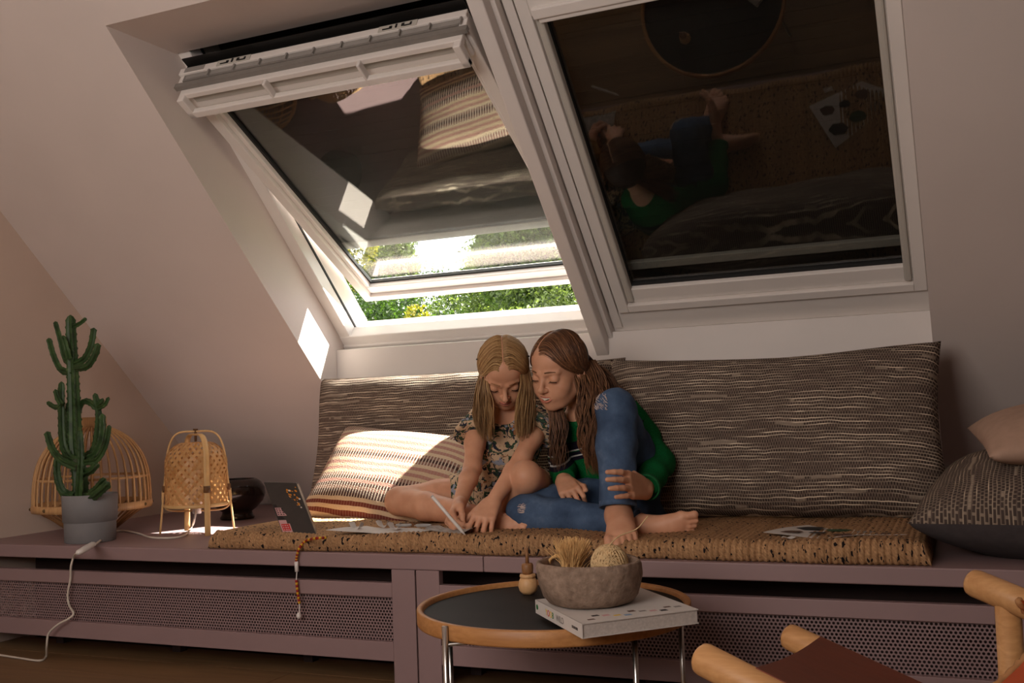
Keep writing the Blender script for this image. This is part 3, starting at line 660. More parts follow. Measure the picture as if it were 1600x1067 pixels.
b = B(); b.tube([lc+V(0, 0, .29), lc+V(0, 0, .325)], .004, 8); b.tube([lc+V(-.008, 0, .328), lc+V(.008, 0, .328)], .003, 6); b.build('knot', M['binding'], ln, smooth=True)
cw = [lc+V(.0, -.0, .085), lc+V(.0, -.01, .055), atz(300, 822, .375), atz(284, 838, .364), atz(240, 840, .364), atz(215, 833, .364), atz(190, 829, .364), atz(172, 833, .364), atz(160, 842, .366), atz(148, 851, .368)]
M['cable'] = plain('white_cable', (.62, .55, .47, 1), .5)
b = B(); b.tube(spline(cw, 8), .0032, 8); b.build('cable', M['cable'], ln, smooth=True)
sw0, sw1 = atz(147, 849, .370), atz(122, 864, .372); 
b = B(); b.tube([sw0, (sw0*.9+sw1*.1), (sw0+sw1)/2, (sw0*.1+sw1*.9), sw1], [.005, .0105, .0115, .0105, .006], 10, flat=.75); b.build('switch', M['white'], ln, smooth=True)
cw = [sw1, at(116, 868, -.022), at(111, 885, -.02), at(110, 905, -.014), at(106, 928, -.012), at(108, 945, -.012), at(115, 958, -.014), at(108, 966, -.02), at(90, 976, -.03), at(76, 990, -.034), at(73, 1010, -.034), atz(72, 1026, FL+.004), atz(62, 1032, FL+.004), atz(30, 1028, FL+.004), atz(-20, 1020, FL+.004)]
b = B(); b.tube(spline(cw, 8), .0032, 8); b.build('cable', M['cable'], ln, smooth=True)
attach(ln)

# ---------------------------------------------------------------- dark glazed vase
vc = V(.475, .715, .36)
def glaze():
    k = N('brown_glaze', .18, .5); v = k.coord(); f = k.noise(v, 14, 5, .6); k.col(k.ramp(f, [(.35, srgb(20, 14, 12)), (.7, srgb(52, 32, 24))])); k.bump(f, .1, .004); return k.m
M['glaze'] = glaze()
b = B(); b.lathe([(0.0001, 0.0010), (0.0583, 0.0000), (0.0605, 0.0061), (0.0540, 0.0163), (0.0518, 0.0265), (0.0691, 0.0388), (0.0907, 0.0632), (0.0994, 0.0867), (0.0972, 0.1102), (0.0842, 0.1306), (0.0691, 0.1408), (0.0648, 0.1418), (0.0626, 0.1367), (0.0799, 0.1122), (0.0864, 0.0867), (0.0648, 0.0510), (0.0001, 0.0408)], vc, 48, cap=False)
tag(b.build('vase', M['glaze'], None, smooth=True), 'squat dark brown glazed pot on a small foot behind the bamboo lamp', 'vase')

# ---------------------------------------------------------------- round tray table
TZ = .325; TC = V(2.098, -.330, 0); TR = .275
M['oak'] = wood('oak', srgb(150, 98, 54), srgb(192, 138, 84), 0, 16)
M['oak_pale'] = wood('pale_oak', srgb(176, 124, 76), srgb(214, 164, 110), 0, 16)
M['tabletop'] = plain('black_stained_top', (.016, .014, .013, 1), .6, .3, 9, 0, 0, .15)
tb = empty('tray_table', (TC[0], TC[1], FL)); tag(tb, 'low round side table with dark top, oak rim and thin steel legs', 'table')
b = B(); b.lathe([(.0001, TZ-.020), (TR-.012, TZ-.020), (TR-.012, TZ-.010), (.0001, TZ-.010)], TC, 72, cap=False); b.build('table_top', M['tabletop'], tb)
b = B(); b.lathe([(TR-.014, TZ-.03), (TR-.001, TZ-.03), (TR, TZ-.027), (TR, TZ-.002), (TR-.002, TZ), (TR-.010, TZ), (TR-.0125, TZ-.003), (TR-.014, TZ-.012), (TR-.014, TZ-.03)], TC, 96, cap=False); b.build('rim', M['oak'], tb, smooth=True, bevel=0)
def leg(px, py, Z, name='leg'):
    p = atz(px, py, Z); bb = B(); bb.tube([V(p[0], p[1], FL), V(p[0], p[1], Z)], .0055, 12); bb.build(name, M['steel'], tb, smooth=True); return p
_p = atz(716, 977, TZ-.006); _q = TC+unit(V(_p[0]-TC[0], _p[1]-TC[1], 0))*(TR+.0058); bb = B(); bb.tube([V(_q[0], _q[1], FL), V(_q[0], _q[1], TZ-.002)], .0058, 12); bb.build('leg', M['steel'], tb, smooth=True); la = V(_q[0], _q[1], 0)
lb = leg(702, 985, TZ-.03); ld = leg(991, 990, TZ-.03); le = leg(1063, 960, TZ-.03)
for p, q in ((lb, ld), (la, le)):
    bb = B(); bb.tube([V(p[0], p[1], TZ-.036), V(q[0], q[1], TZ-.036)], .004, 8); bb.build('cross_bar', M['steel'], tb, smooth=True)
attach(tb)
# book on the table
def quadbox(P4, z0, z1):
    b = B(); P4 = [V(p[0], p[1], 0) for p in P4]; b.hexa([p+V(0, 0, z0) for p in P4]+[p+V(0, 0, z1) for p in P4]); return b
bkA, bkB, bkD = V(2.109, -.447, 0), V(2.271, -.634, 0), V(2.430, -.470, 0)
bkC = bkA+bkD-bkB; shr = lambda p, k: (bkA+bkD)/2+(p-(bkA+bkD)/2)*k
M['paper'] = plain('white_paper', (.60, .55, .51, 1), .7, .03, 30); M['pages'] = plain('page_edges', (.52, .46, .42, 1), .9, .12, 200)
BZ = TZ+.0005
bo = empty('book', (2.27, -.46, BZ)); tag(bo, 'thick white paperback book lying under the stone bowl on the round table', 'book')
quadbox([bkA, bkB, bkD, bkC], BZ+.0235, BZ+.025).build('cover', M['paper'], bo); quadbox([bkA, bkB, bkD, bkC], BZ, BZ+.0015).build('cover', M['paper'], bo)
quadbox([shr(p, .985) for p in (bkA, bkB, bkD, bkC)], BZ+.0016, BZ+.0234).build('pages', M['pages'], bo)
sp = unit(bkB-bkA); spn = V(sp[1], -sp[0], 0)*-1
spn = V(-sp[1], sp[0], 0); spn = spn if spn@(bkD-bkB) < 0 else -spn
quadbox([bkA+spn*.0008, bkB+spn*.0008, bkB-spn*.001, bkA-spn*.001], BZ, BZ+.025).build('spine', M['paper'], bo)
def text(name, body, size, org, xd, yd, mat, parent):
    cu = bpy.data.curves.new(name, 'FONT'); cu.body = body; cu.size = size; cu.extrude = .0002
    o = bpy.data.objects.new(name, cu); COL.objects.link(o); dg = bpy.context.evaluated_depsgraph_get()
    me = bpy.data.meshes.new_from_object(o.evaluated_get(dg)); bpy.data.objects.remove(o); me.name = name
    me.materials.clear(); me.materials.append(mat); xd, yd = unit(xd), unit(yd); zd = np.cross(xd, yd)
    n = len(me.vertices); c = np.empty(n*3, np.float32); me.vertices.foreach_get('co', c); c = c.reshape(-1, 3)
    me.vertices.foreach_set('co', (np.asarray(org)+c[:, :1]*xd+c[:, 1:2]*yd+c[:, 2:]*zd).astype(np.float32).ravel()); me.update()
    o = bpy.data.objects.new(name, me); COL.objects.link(o); o.parent = parent; return o
INK = {k: plain('ink_'+k, c, .7, .02) for k, c in dict(red=srgb(190, 40, 40), yellow=srgb(214, 176, 40), green=srgb(40, 110, 60), grey=srgb(130, 122, 116), black=srgb(38, 32, 30), blue=srgb(120, 150, 180), pink=srgb(196, 150, 150), brown=srgb(90, 64, 50)).items()}
u_ = V(0, 0, 1)
so = bkA+spn*.0011+V(0, 0, BZ)
for ch, d_, c in (('Y', .060, 'yellow'), ('O', .070, 'red'), ('O', .083, 'yellow'), ('B', .096, 'green')): text('title_letter', ch, .016, so+sp*d_+u_*.007, sp, u_, INK[c], bo)
text('title_word', 'WILD', .016, so+sp*.118+u_*.007, sp, u_, INK['grey'], bo)
for i in range(5): quadbox([so+sp*(.200+.006*i)+spn*.0002, so+sp*(.2035+.006*i+.001*(i%2))+spn*.0002, so+sp*(.2035+.006*i)-spn*.0004, so+sp*(.200+.006*i)-spn*.0004], BZ+.010, BZ+.0145).build('publisher_mark', INK['black'], bo)
bb = B(); bb.tube([so+sp*.012+u_*.013, so+sp*.012+u_*.013+spn*.0006], .005, 12); bb.build('emblem', INK['green'], bo)
for i, c in enumerate(['brown', 'black', 'pink', 'yellow', 'blue', 'brown', 'grey', 'pink', 'black', 'brown', 'grey']):
    dx = unit(bkD-bkB); p0 = bkB+dx*(.02+.018*i)-sp*(.02+.008*((i*7) % 4)); wl = .008+.002*(i % 3)
    quadbox([p0, p0+dx*.014, p0+dx*.013-sp*wl, p0-sp*wl*.9], BZ+.025, BZ+.0253).build('cover_print', INK[c], bo)
attach(bo)
# stone bowl with a yarn ball and a tassel
bwc = V(2.222, -.452, BZ+.0254)
def stone():
    k = N('rough_stone', .9, .2); v = k.coord(); f = k.noise(v, 24, 6, .65); g = k.noise(v, 90, 4); k.col(k.mix(.4, k.ramp(f, [(.3, srgb(112, 92, 78)), (.7, srgb(164, 140, 122))]), k.ramp(g, [(.3, srgb(100, 84, 72)), (.7, srgb(170, 148, 130))]))); k.bump(k.math('ADD', f, k.math('MULTIPLY', g, .4)), .7, .008); return k.m
M['stone'] = stone()
wb = lambda a, z: .018*math.sin(3*a+z*40)+.012*math.sin(7*a+z*90)+.008*math.sin(13*a-z*150)
b = B(); b.lathe([(.0001, 0), (.066, 0), (.078, .004), (.088, .016), (.095, .034), (.098, .052), (.0985, .07), (.097, .076), (.094, .079), (.089, .078), (.086, .072), (.083, .05), (.072, .022), (.0001, .016)], bwc, 72, cap=False, wob=wb)
tag(b.build('stone_bowl', M['stone'], None, smooth=True), 'rough grey stone bowl standing on the white book', 'bowl')
M['twine'] = plain('jute_twine', srgb(206, 176, 132), .9, .15, 120); M['tassel'] = plain('raffia', srgb(214, 170, 112), .85, .15, 200)
yc = bwc+V(.034, .018, .070); yb = empty('yarn_ball', yc); tag(yb, 'ball of beige twine lying in the stone bowl', 'yarn')
b = B(); b.lathe([(.0001, -.033), (.020, -.027), (.031, -.012), (.0335, .0), (.031, .012), (.020, .027), (.0001, .033)], yc, 24, cap=False); b.build('core', M['twine'], yb, smooth=True)
for k in range(12):
    P = []
    ax = unit(RNG.normal(size=3)*V(1, 1, .6)); e1 = unit(np.cross(ax, V(.3, .2, 1))); e2 = np.cross(ax, e1)
    for j in range(5):
        for i in range(24):
            a = 2*math.pi*i/24; tw = ax*(.012*(j-2)/2); r = math.sqrt(max(1e-5, .0345**2-np.dot(tw, tw))); P.append(yc+tw+ax*.0024*i/24+(e1*math.cos(a)+e2*math.sin(a))*r)
    bb = B(); bb.tube(P, .0013, 4); bb.build('strand', M['twine'], yb, smooth=True)
b = B(); b.tube(spline([yc+V(-.0, -.008, .03), yc+V(.02, 0, .05), yc+V(.05, .02, .062), yc+V(.07, .03, .085)], 6), .0012, 5); b.build('loose_end', M['twine'], yb, smooth=True)
attach(yb)
tc = bwc+V(-.042, .02, .052); ts = empty('tassel', tc); tag(ts, 'fan of straw coloured raffia fibres with a twisted handle in the stone bowl', 'tassel')
b = B()
for i in range(560):
    a = RNG.normal(-.03, .25); c = RNG.normal(0, .25); L = RNG.uniform(.055, .077); d = unit(V(a+.1, c, 1.))
    p0 = tc+V(RNG.normal(0, .006), RNG.normal(0, .006), -.01); p1 = p0+d*L*.55; p2 = p0+d*L+V(a, c, 0)*.012
    b.tube([p0, p1, p2], [.0008, .0007, .0004], 3, cap=False)
o = b.build('fibres', M['tassel'], ts); o['kind'] = 'stuff'
P = spline([tc+V(.005, -.0, .018), tc+V(-.02, -.005, .03), tc+V(-.04, -.005, .024), tc+V(-.05, -.005, .0)], 8)
for ph in (0, math.pi):
    b = B(); b.tube([p+V(.002*math.cos(i*.8+ph), .002*math.sin(i*.8+ph), .002*math.cos(i*.8+ph)) for i, p in enumerate(P)], .0028, 6); b.build('handle_strand', M['tassel'], ts, smooth=True)
attach(ts)
# little wooden spinning top / figure
gc = V(1.995, -.215, TZ-.0095); tp = empty('wooden_figure', gc); tag(tp, 'small turned wooden figure with a cap and peg beside the stone bowl', 'figure')
M['beech'] = wood('beech', srgb(196, 148, 100), srgb(222, 178, 128), 2, 40); M['beech_dark'] = wood('walnut_cap', srgb(132, 90, 56), srgb(160, 114, 74), 2, 40)
b = B(); b.lathe([(.0001, 0), (.012, .0005), (.019, .008), (.0215, .018), (.020, .028), (.015, .037), (.010, .041), (.0001, .042)], gc, 28, cap=False); b.build('body', M['beech'], tp, smooth=True)
b = B(); b.lathe([(.011, .034), (.0165, .035), (.018, .039), (.0165, .043), (.011, .044), (.009, .040), (.011, .034)], gc, 28, cap=False); b.build('collar_ring', M['beech'], tp, smooth=True)
b = B(); b.lathe([(.0001, .0425), (.011, .043), (.0125, .05), (.013, .062), (.011, .066), (.0001, .067)], gc, 24, cap=False); b.build('cap', M['beech_dark'], tp, smooth=True)
b = B(); b.tube([gc+V(0, 0, .066), gc+V(0, 0, .098)], [.0042, .0032], 10); b.build('peg', M['beech_dark'], tp, smooth=True)
attach(tp)

# ---------------------------------------------------------------- armchair in the foreground (only its front corner is in view)
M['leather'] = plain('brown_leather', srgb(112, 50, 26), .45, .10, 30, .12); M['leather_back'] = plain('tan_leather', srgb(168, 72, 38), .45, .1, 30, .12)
ac = empty('leather_chair', (2.78, -.72, FL)); tag(ac, 'oak and brown leather sling chair standing at the lower right corner', 'chair')
def rod(name, p, q, r):
    p, q = V(p), V(q); d = unit(q-p); bb = B(); bb.tube([p, p+d*.004, p+d*.010, q], [r*.72, r*.93, r, r], 20); return bb.build(name, M['oak_pale'], ac, smooth=True)
R1a = CAM+(CF+CR*(1092-800)/FPX-CU*(1026-533.5)/FPX)*1.28; R1b = CAM+(CF+CR*(1330-800)/FPX-CU*(1150-533.5)/FPX)*1.13
R2a = CAM+(CF+CR*(1228-800)/FPX-CU*(992-533.5)/FPX)*1.62; R2b = R2a+(R1b-R1a)*1.35
rod('side_rail', R1a, R1a+(R1b-R1a)*1.35, .0205); rod('side_rail', R2a, R2b, .0205)
A1 = CAM+(CF+CR*(1516-800)/FPX-CU*(908-533.5)/FPX)*1.52; A2 = CAM+(CF+CR*(1700-800)/FPX-CU*(985-533.5)/FPX)*1.36
rod('arm_rest', A1, A2, .0205)
pz = A1+(A2-A1)*.34; rod('post', V(pz[0]-.004, pz[1], FL), pz-V(0, 0, .012), .0175)
for p in (R1a+(R1b-R1a)*.55, R2a+(R2b-R2a)*.30): rod('leg', V(p[0], p[1], FL), p-V(0, 0, .015), .0165)
def sheet(name, G, th, mat, parent):    # G[i][j] grid of points -> thick sheet
    G = np.array(G); nu, nv = G.shape[:2]; n_ = np.cross(G[-1, 0]-G[0, 0], G[0, -1]-G[0, 0]); n_ /= np.linalg.norm(n_)
    top, bot = G+n_*th/2, G-n_*th/2; b = B(); v = np.concatenate([top.reshape(-1, 3), bot.reshape(-1, 3)]); k = nu*nv; f = []
    for i in range(nu-1):
        for j in range(nv-1): a = i*nv+j; f += [(a, a+nv, a+nv+1, a+1), (k+a+1, k+a+nv+1, k+a+nv, k+a)]
    for i in range(nu-1): a = i*nv; c = a+nv-1; f += [(a, k+a, k+a+nv, a+nv), (c+nv, k+c+nv, k+c, c)]
    for j in range(nv-1): a = j; c = (nu-1)*nv+j; f += [(a+1, k+a+1, k+a, a), (c, k+c, k+c+1, c+1)]
    b.add(v, f); return b.build(name, mat, parent, smooth=False)
d1 = unit(R1b-R1a); up_ = V(0, 0, 1); G = []
for i in range(14):
    s_ = i/13; row = []
    q1 = R1a+d1*(.085+.36*s_)+up_*.0205; q2 = R2a+d1*(.062+.42*s_)+up_*.0205
    for j in range(13):
        t = j/12; p = q1*(1-t)+q2*t; p = p-up_*.020*math.sin(math.pi*t)*(.3+s_); row.append(p)
    G.append(row)
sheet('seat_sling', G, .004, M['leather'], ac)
Bk0 = CAM+(CF+CR*(1605-800)/FPX-CU*(950-533.5)/FPX)*1.25; Bk1 = CAM+(CF+CR*(1556-800)/FPX-CU*(1078-533.5)/FPX)*1.25
bd = V(.62, -.75, .0); G = [[Bk0*(1-t)+Bk1*t+bd*s_*.35+V(.03, .03, 0)*math.sin(math.pi*t) for t in np.linspace(-.1, 1.5, 12)] for s_ in np.linspace(0, 1, 8)]
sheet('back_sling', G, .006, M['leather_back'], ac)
P = [Bk0*(1-t)+Bk1*t+V(.03, .03, 0)*math.sin(math.pi*t)-bd*.006 for t in np.linspace(-.1, 1.5, 60)]
M['cord'] = plain('edge_cord', srgb(168, 120, 76), .8, .1, 90)
b = B(); b.tube([p+V(.0012*math.cos(i*2.1), 0, .0012*math.sin(i*2.1)) for i, p in enumerate(P)], [.0045+.001*(i % 2) for i in range(60)], 7); b.build('edge_cord', M['cord'], ac, smooth=True)
attach(ac)

# ---------------------------------------------------------------- things lying on the mat
M['laptop'] = plain('space_grey_metal', (.075, .068, .064, 1), .38, .05, 40, 0, .7)
MT = .405
lp = empty('laptop', (1.22, .05, MT)); tag(lp, 'dark grey laptop with colourful stickers standing half open at the left end of the mat', 'laptop')
L0, L1 = V(1.178, .028, .398), V(1.271, .046, .402); L3 = at(412, 753, .14); L2 = at(463, 754, .16)
def slab(P, th, mat, name, par):
    n_ = unit(np.cross(P[1]-P[0], P[3]-P[0])); b = B(); b.hexa([p for p in P]+[p-n_*th for p in P]); return b.build(name, mat, par, bevel=.0015)
nl = unit(np.cross(L1-L0, L3-L0))
if nl@(CAM-L0) < 0: nl = -nl
slab([L0, L1, L2, L3], .006, M['laptop'], 'lid', lp)
hx = L1-nl*.012; dv = V(-.55, .83, 0)
slab([L1-nl*.008, L1-nl*.008+dv*.09, L2-nl*.008+dv*.09, L2-nl*.008], .009, M['laptop'], 'base', lp)
def on_lid(u, v, h=.0006): return L0*(1-u)*(1-v)+L1*u*(1-v)+L2*u*v+L3*(1-u)*v+nl*h
def sticker(name, u0, u1, v0, v1, mat, h=.0004):
    b = B(); b.hexa([on_lid(u0, v0, 0.0001), on_lid(u1, v0, .0001), on_lid(u1, v1, .0001), on_lid(u0, v1, .0001), on_lid(u0, v0, h), on_lid(u1, v0, h), on_lid(u1, v1, h), on_lid(u0, v1, h)]); return b.build(name, mat, lp)
sticker('sticker', .02, .36, .29, .56, INK['black']); sticker('sticker', .05, .33, .35, .50, INK['pink'], .0007)
sticker('sticker', .02, .33, .01, .27, INK['pink']); sticker('sticker_print', .06, .30, .08, .20, INK['red'], .0007)
lx, ly = unit(L1-L0), unit(L3-L0)
for i in range(4):
    for j in range(3):
        sticker('sticker_mark', .07+.08*j, .07+.08*j+.045+.01*((i+j) % 2), .365+.034*i, .365+.034*i+.016, INK['black'], .0010)
        if i < 3: sticker('sticker_mark', .08+.07*j, .08+.07*j+.04+.01*((i*2+j) % 2), .09+.036*i, .09+.036*i+.016, INK['pink'], .0010)
M['orange'] = plain('orange_paint', srgb(206, 130, 26), .6, .1, 40)
for i in range(46):
    u = .62+.3*R.random(); v = .46+.46*R.random()
    if i < 16: u = .60+.06*R.random(); v = .62+.26*R.random()
    elif i < 28: u = .80+.05*R.random()+(.9-.5)*.0; v = .55+.22*R.random()
    r = .0012+.0022*R.random(); c = on_lid(u, v, .0006); bb = B(); bb.add([c+lx*r*math.cos(a)+ly*r*1.3*math.sin(a) for a in np.linspace(0, 2*math.pi, 7)[:-1]], [(0, 1, 2, 3, 4, 5)]); bb.build('splash', M['orange'] if i % 5 else M['paper'], lp)
attach(lp)
# beaded earphone cable
M['bead_red'] = plain('red_thread', srgb(150, 30, 24), .6); M['bead_yellow'] = plain('yellow_thread', srgb(214, 160, 40), .6)
ep = empty('earphones', (1.25, -.005, .34)); tag(ep, 'red and yellow wrapped earphone cable hanging from the laptop over the bench edge', 'earphones')
P = spline([atz(510, 840, MT+.003), atz(494, 841, MT+.003), at(478, 845, .0), at(468, 856, -.012), at(464, 868, -.012), at(463, 877, -.012)], 8)
def beads(P, k0=0):
    for i in range(0, len(P)-2, 2):
        bb = B(); bb.tube(P[i:i+3], .0036, 8); bb.build('thread_band', M['bead_red'] if (i//2+k0) % 2 else M['bead_yellow'], ep, smooth=True)
beads(P)
Q = [at(463, 877, -.012), at(464, 893, -.012)]; b = B(); b.tube([Q[0], Q[0]*.95+Q[1]*.05, Q[1]], [.003, .0055, .0055], 10); b.build('remote', M['white'], ep, smooth=True)
b = B(); b.tube([Q[1], at(463, 906, -.012)], .0016, 6); b.build('cable', M['white'], ep)
beads(spline([at(463, 906, -.012), at(465, 925, -.012), at(468, 943, -.012)], 10), 1)
b = B(); b.tube([at(468, 943, -.012), at(468, 958, -.012)], .0018, 6); b.build('cable', M['white'], ep)
e0 = at(467, 962, -.014); b = B(); b.lathe([(.0001, -.008), (.004, -.007), (.0065, -.002), (.0065, .003), (.003, .008), (.0001, .009)], e0, 14, cap=False); b.build('earbud', M['white'], ep, smooth=True)
attach(ep)
# sheets of paper
def flat(name, P, z, mat, par=None, curl=0, th=.0006):
    P = [V(p[0], p[1], 0) for p in P]; n = 9; G = []
    for i in range(n):
        row = []
        for j in range(n):
            u, v = i/(n-1), j/(n-1); p = P[0]*(1-u)*(1-v)+P[1]*u*(1-v)+P[2]*u*v+P[3]*(1-u)*v
            row.append(p+V(0, 0, z+curl*(max(0, abs(u-.5)-.2)**2*8)+.002*math.sin(u*7+v*4)+.002))
        G.append(row)
    return sheet(name, G, th, mat, par)
def dark_shape(par, c, r, n, mat, z, rot=0, sq=.7):
    b = B(); pts = [V(c[0]+r*math.cos(2*math.pi*i/n+rot)*(1+.15*math.sin(i*2.3)), c[1]+r*sq*math.sin(2*math.pi*i/n+rot), z) for i in range(n)]
    b.add(pts+[p+V(0, 0, .0004) for p in pts], [tuple(range(n)), tuple(range(n, 2*n))]+[(i, (i+1) % n, n+(i+1) % n, n+i) for i in range(n)]); return b.build('printed_shape', mat, par)
SH = empty('cutout_sheet', (2.6, .18, MT)); tag(SH, 'white sheet printed with dark leaf and stone shapes lying before the right back cushion', 'paper')
flat('sheet', [(2.44, .13), (2.62, .07), (2.75, .14), (2.52, .29)], MT, M['paper'], SH, .006)
M['leafgreen'] = plain('print_green', srgb(38, 66, 34), .7)
for c, r, n, m_ in (((2.535, .225), .034, 6, INK['black']), ((2.60, .19), .030, 9, M['leafgreen']), ((2.66, .165), .022, 7, INK['grey']), ((2.70, .145), .018, 6, INK['brown']), ((2.50, .155), .026, 7, INK['brown']), ((2.62, .115), .026, 6, INK['brown']), ((2.56, .14), .02, 8, INK['black'])): dark_shape(SH, c, r, n, m_, MT+.0055)
attach(SH)
o = flat('small_scrap', [(2.49, .075), (2.52, .07), (2.525, .085), (2.495, .09)], MT+.0, M['paper']); tag(o, 'tiny white paper scrap on the mat left of the printed sheet', 'paper')
o = flat('drawing_sheet', [(1.30, .05), (1.60, .035), (1.63, .12), (1.36, .16)], MT, M['paper'], None, .006); tag(o, 'long white sheet lying between the laptop and the scissors', 'paper')
o = flat('newspaper_cutting', [(1.60, .05), (1.735, .04), (1.715, .13), (1.60, .13)], MT+.004, plain('news_print', (.40, .37, .34, 1), .8, .3, 70), None, .012); tag(o, 'grey printed cutting under the pen tip of the girl in the floral dress', 'paper')
for i, (x, y) in enumerate(((1.40, .14), (1.46, .10), (1.34, .10))):
    o = flat('paper_scrap', [(x, y), (x+.04, y-.005), (x+.035, y+.02), (x+.004, y+.024)], MT+.004, M['paper'], None, .02)
    tag(o, ['crumpled white paper scrap behind the long sheet', 'white paper strip on the long sheet near its middle', 'white paper scrap close to the laptop'][i], 'paper', 'paper scraps on the mat')
sc = empty('scissors', (1.53, .09, MT+.008)); tag(sc, 'pair of scissors with grey handles lying left of the drawing hand', 'scissors')
M['sc_grey'] = plain('grey_handle', (.30, .29, .28, 1), .35)
zc = V(1.545, .10, MT+.013)
for s_ in (-1, 1):
    c0 = zc+V(.030*s_-.005, .0, 0); b = B(); b.tube([c0+V(.021*math.cos(a), .011*math.sin(a), .003) for a in np.linspace(0, 2*math.pi, 21)[:-1]], .003, 7, closed=True); b.build('handle_loop', M['sc_grey'], sc, smooth=True)
    b = B(); b.hexa([zc+V(-.004*s_, 0, -.001+.002*s_), zc+V(.006, .004, -.001+.002*s_), zc+V(.055, .05*s_*.3+.04, -.001+.001*s_), zc+V(.05, .05*s_*.3+.04, -.001+.001*s_), zc+V(-.004*s_, 0, .001+.002*s_), zc+V(.006, .004, .001+.002*s_), zc+V(.055, .05*s_*.3+.04, .0005+.001*s_), zc+V(.05, .05*s_*.3+.04, .0005+.001*s_)]); b.build('blade', M['steel'], sc)
attach(sc)

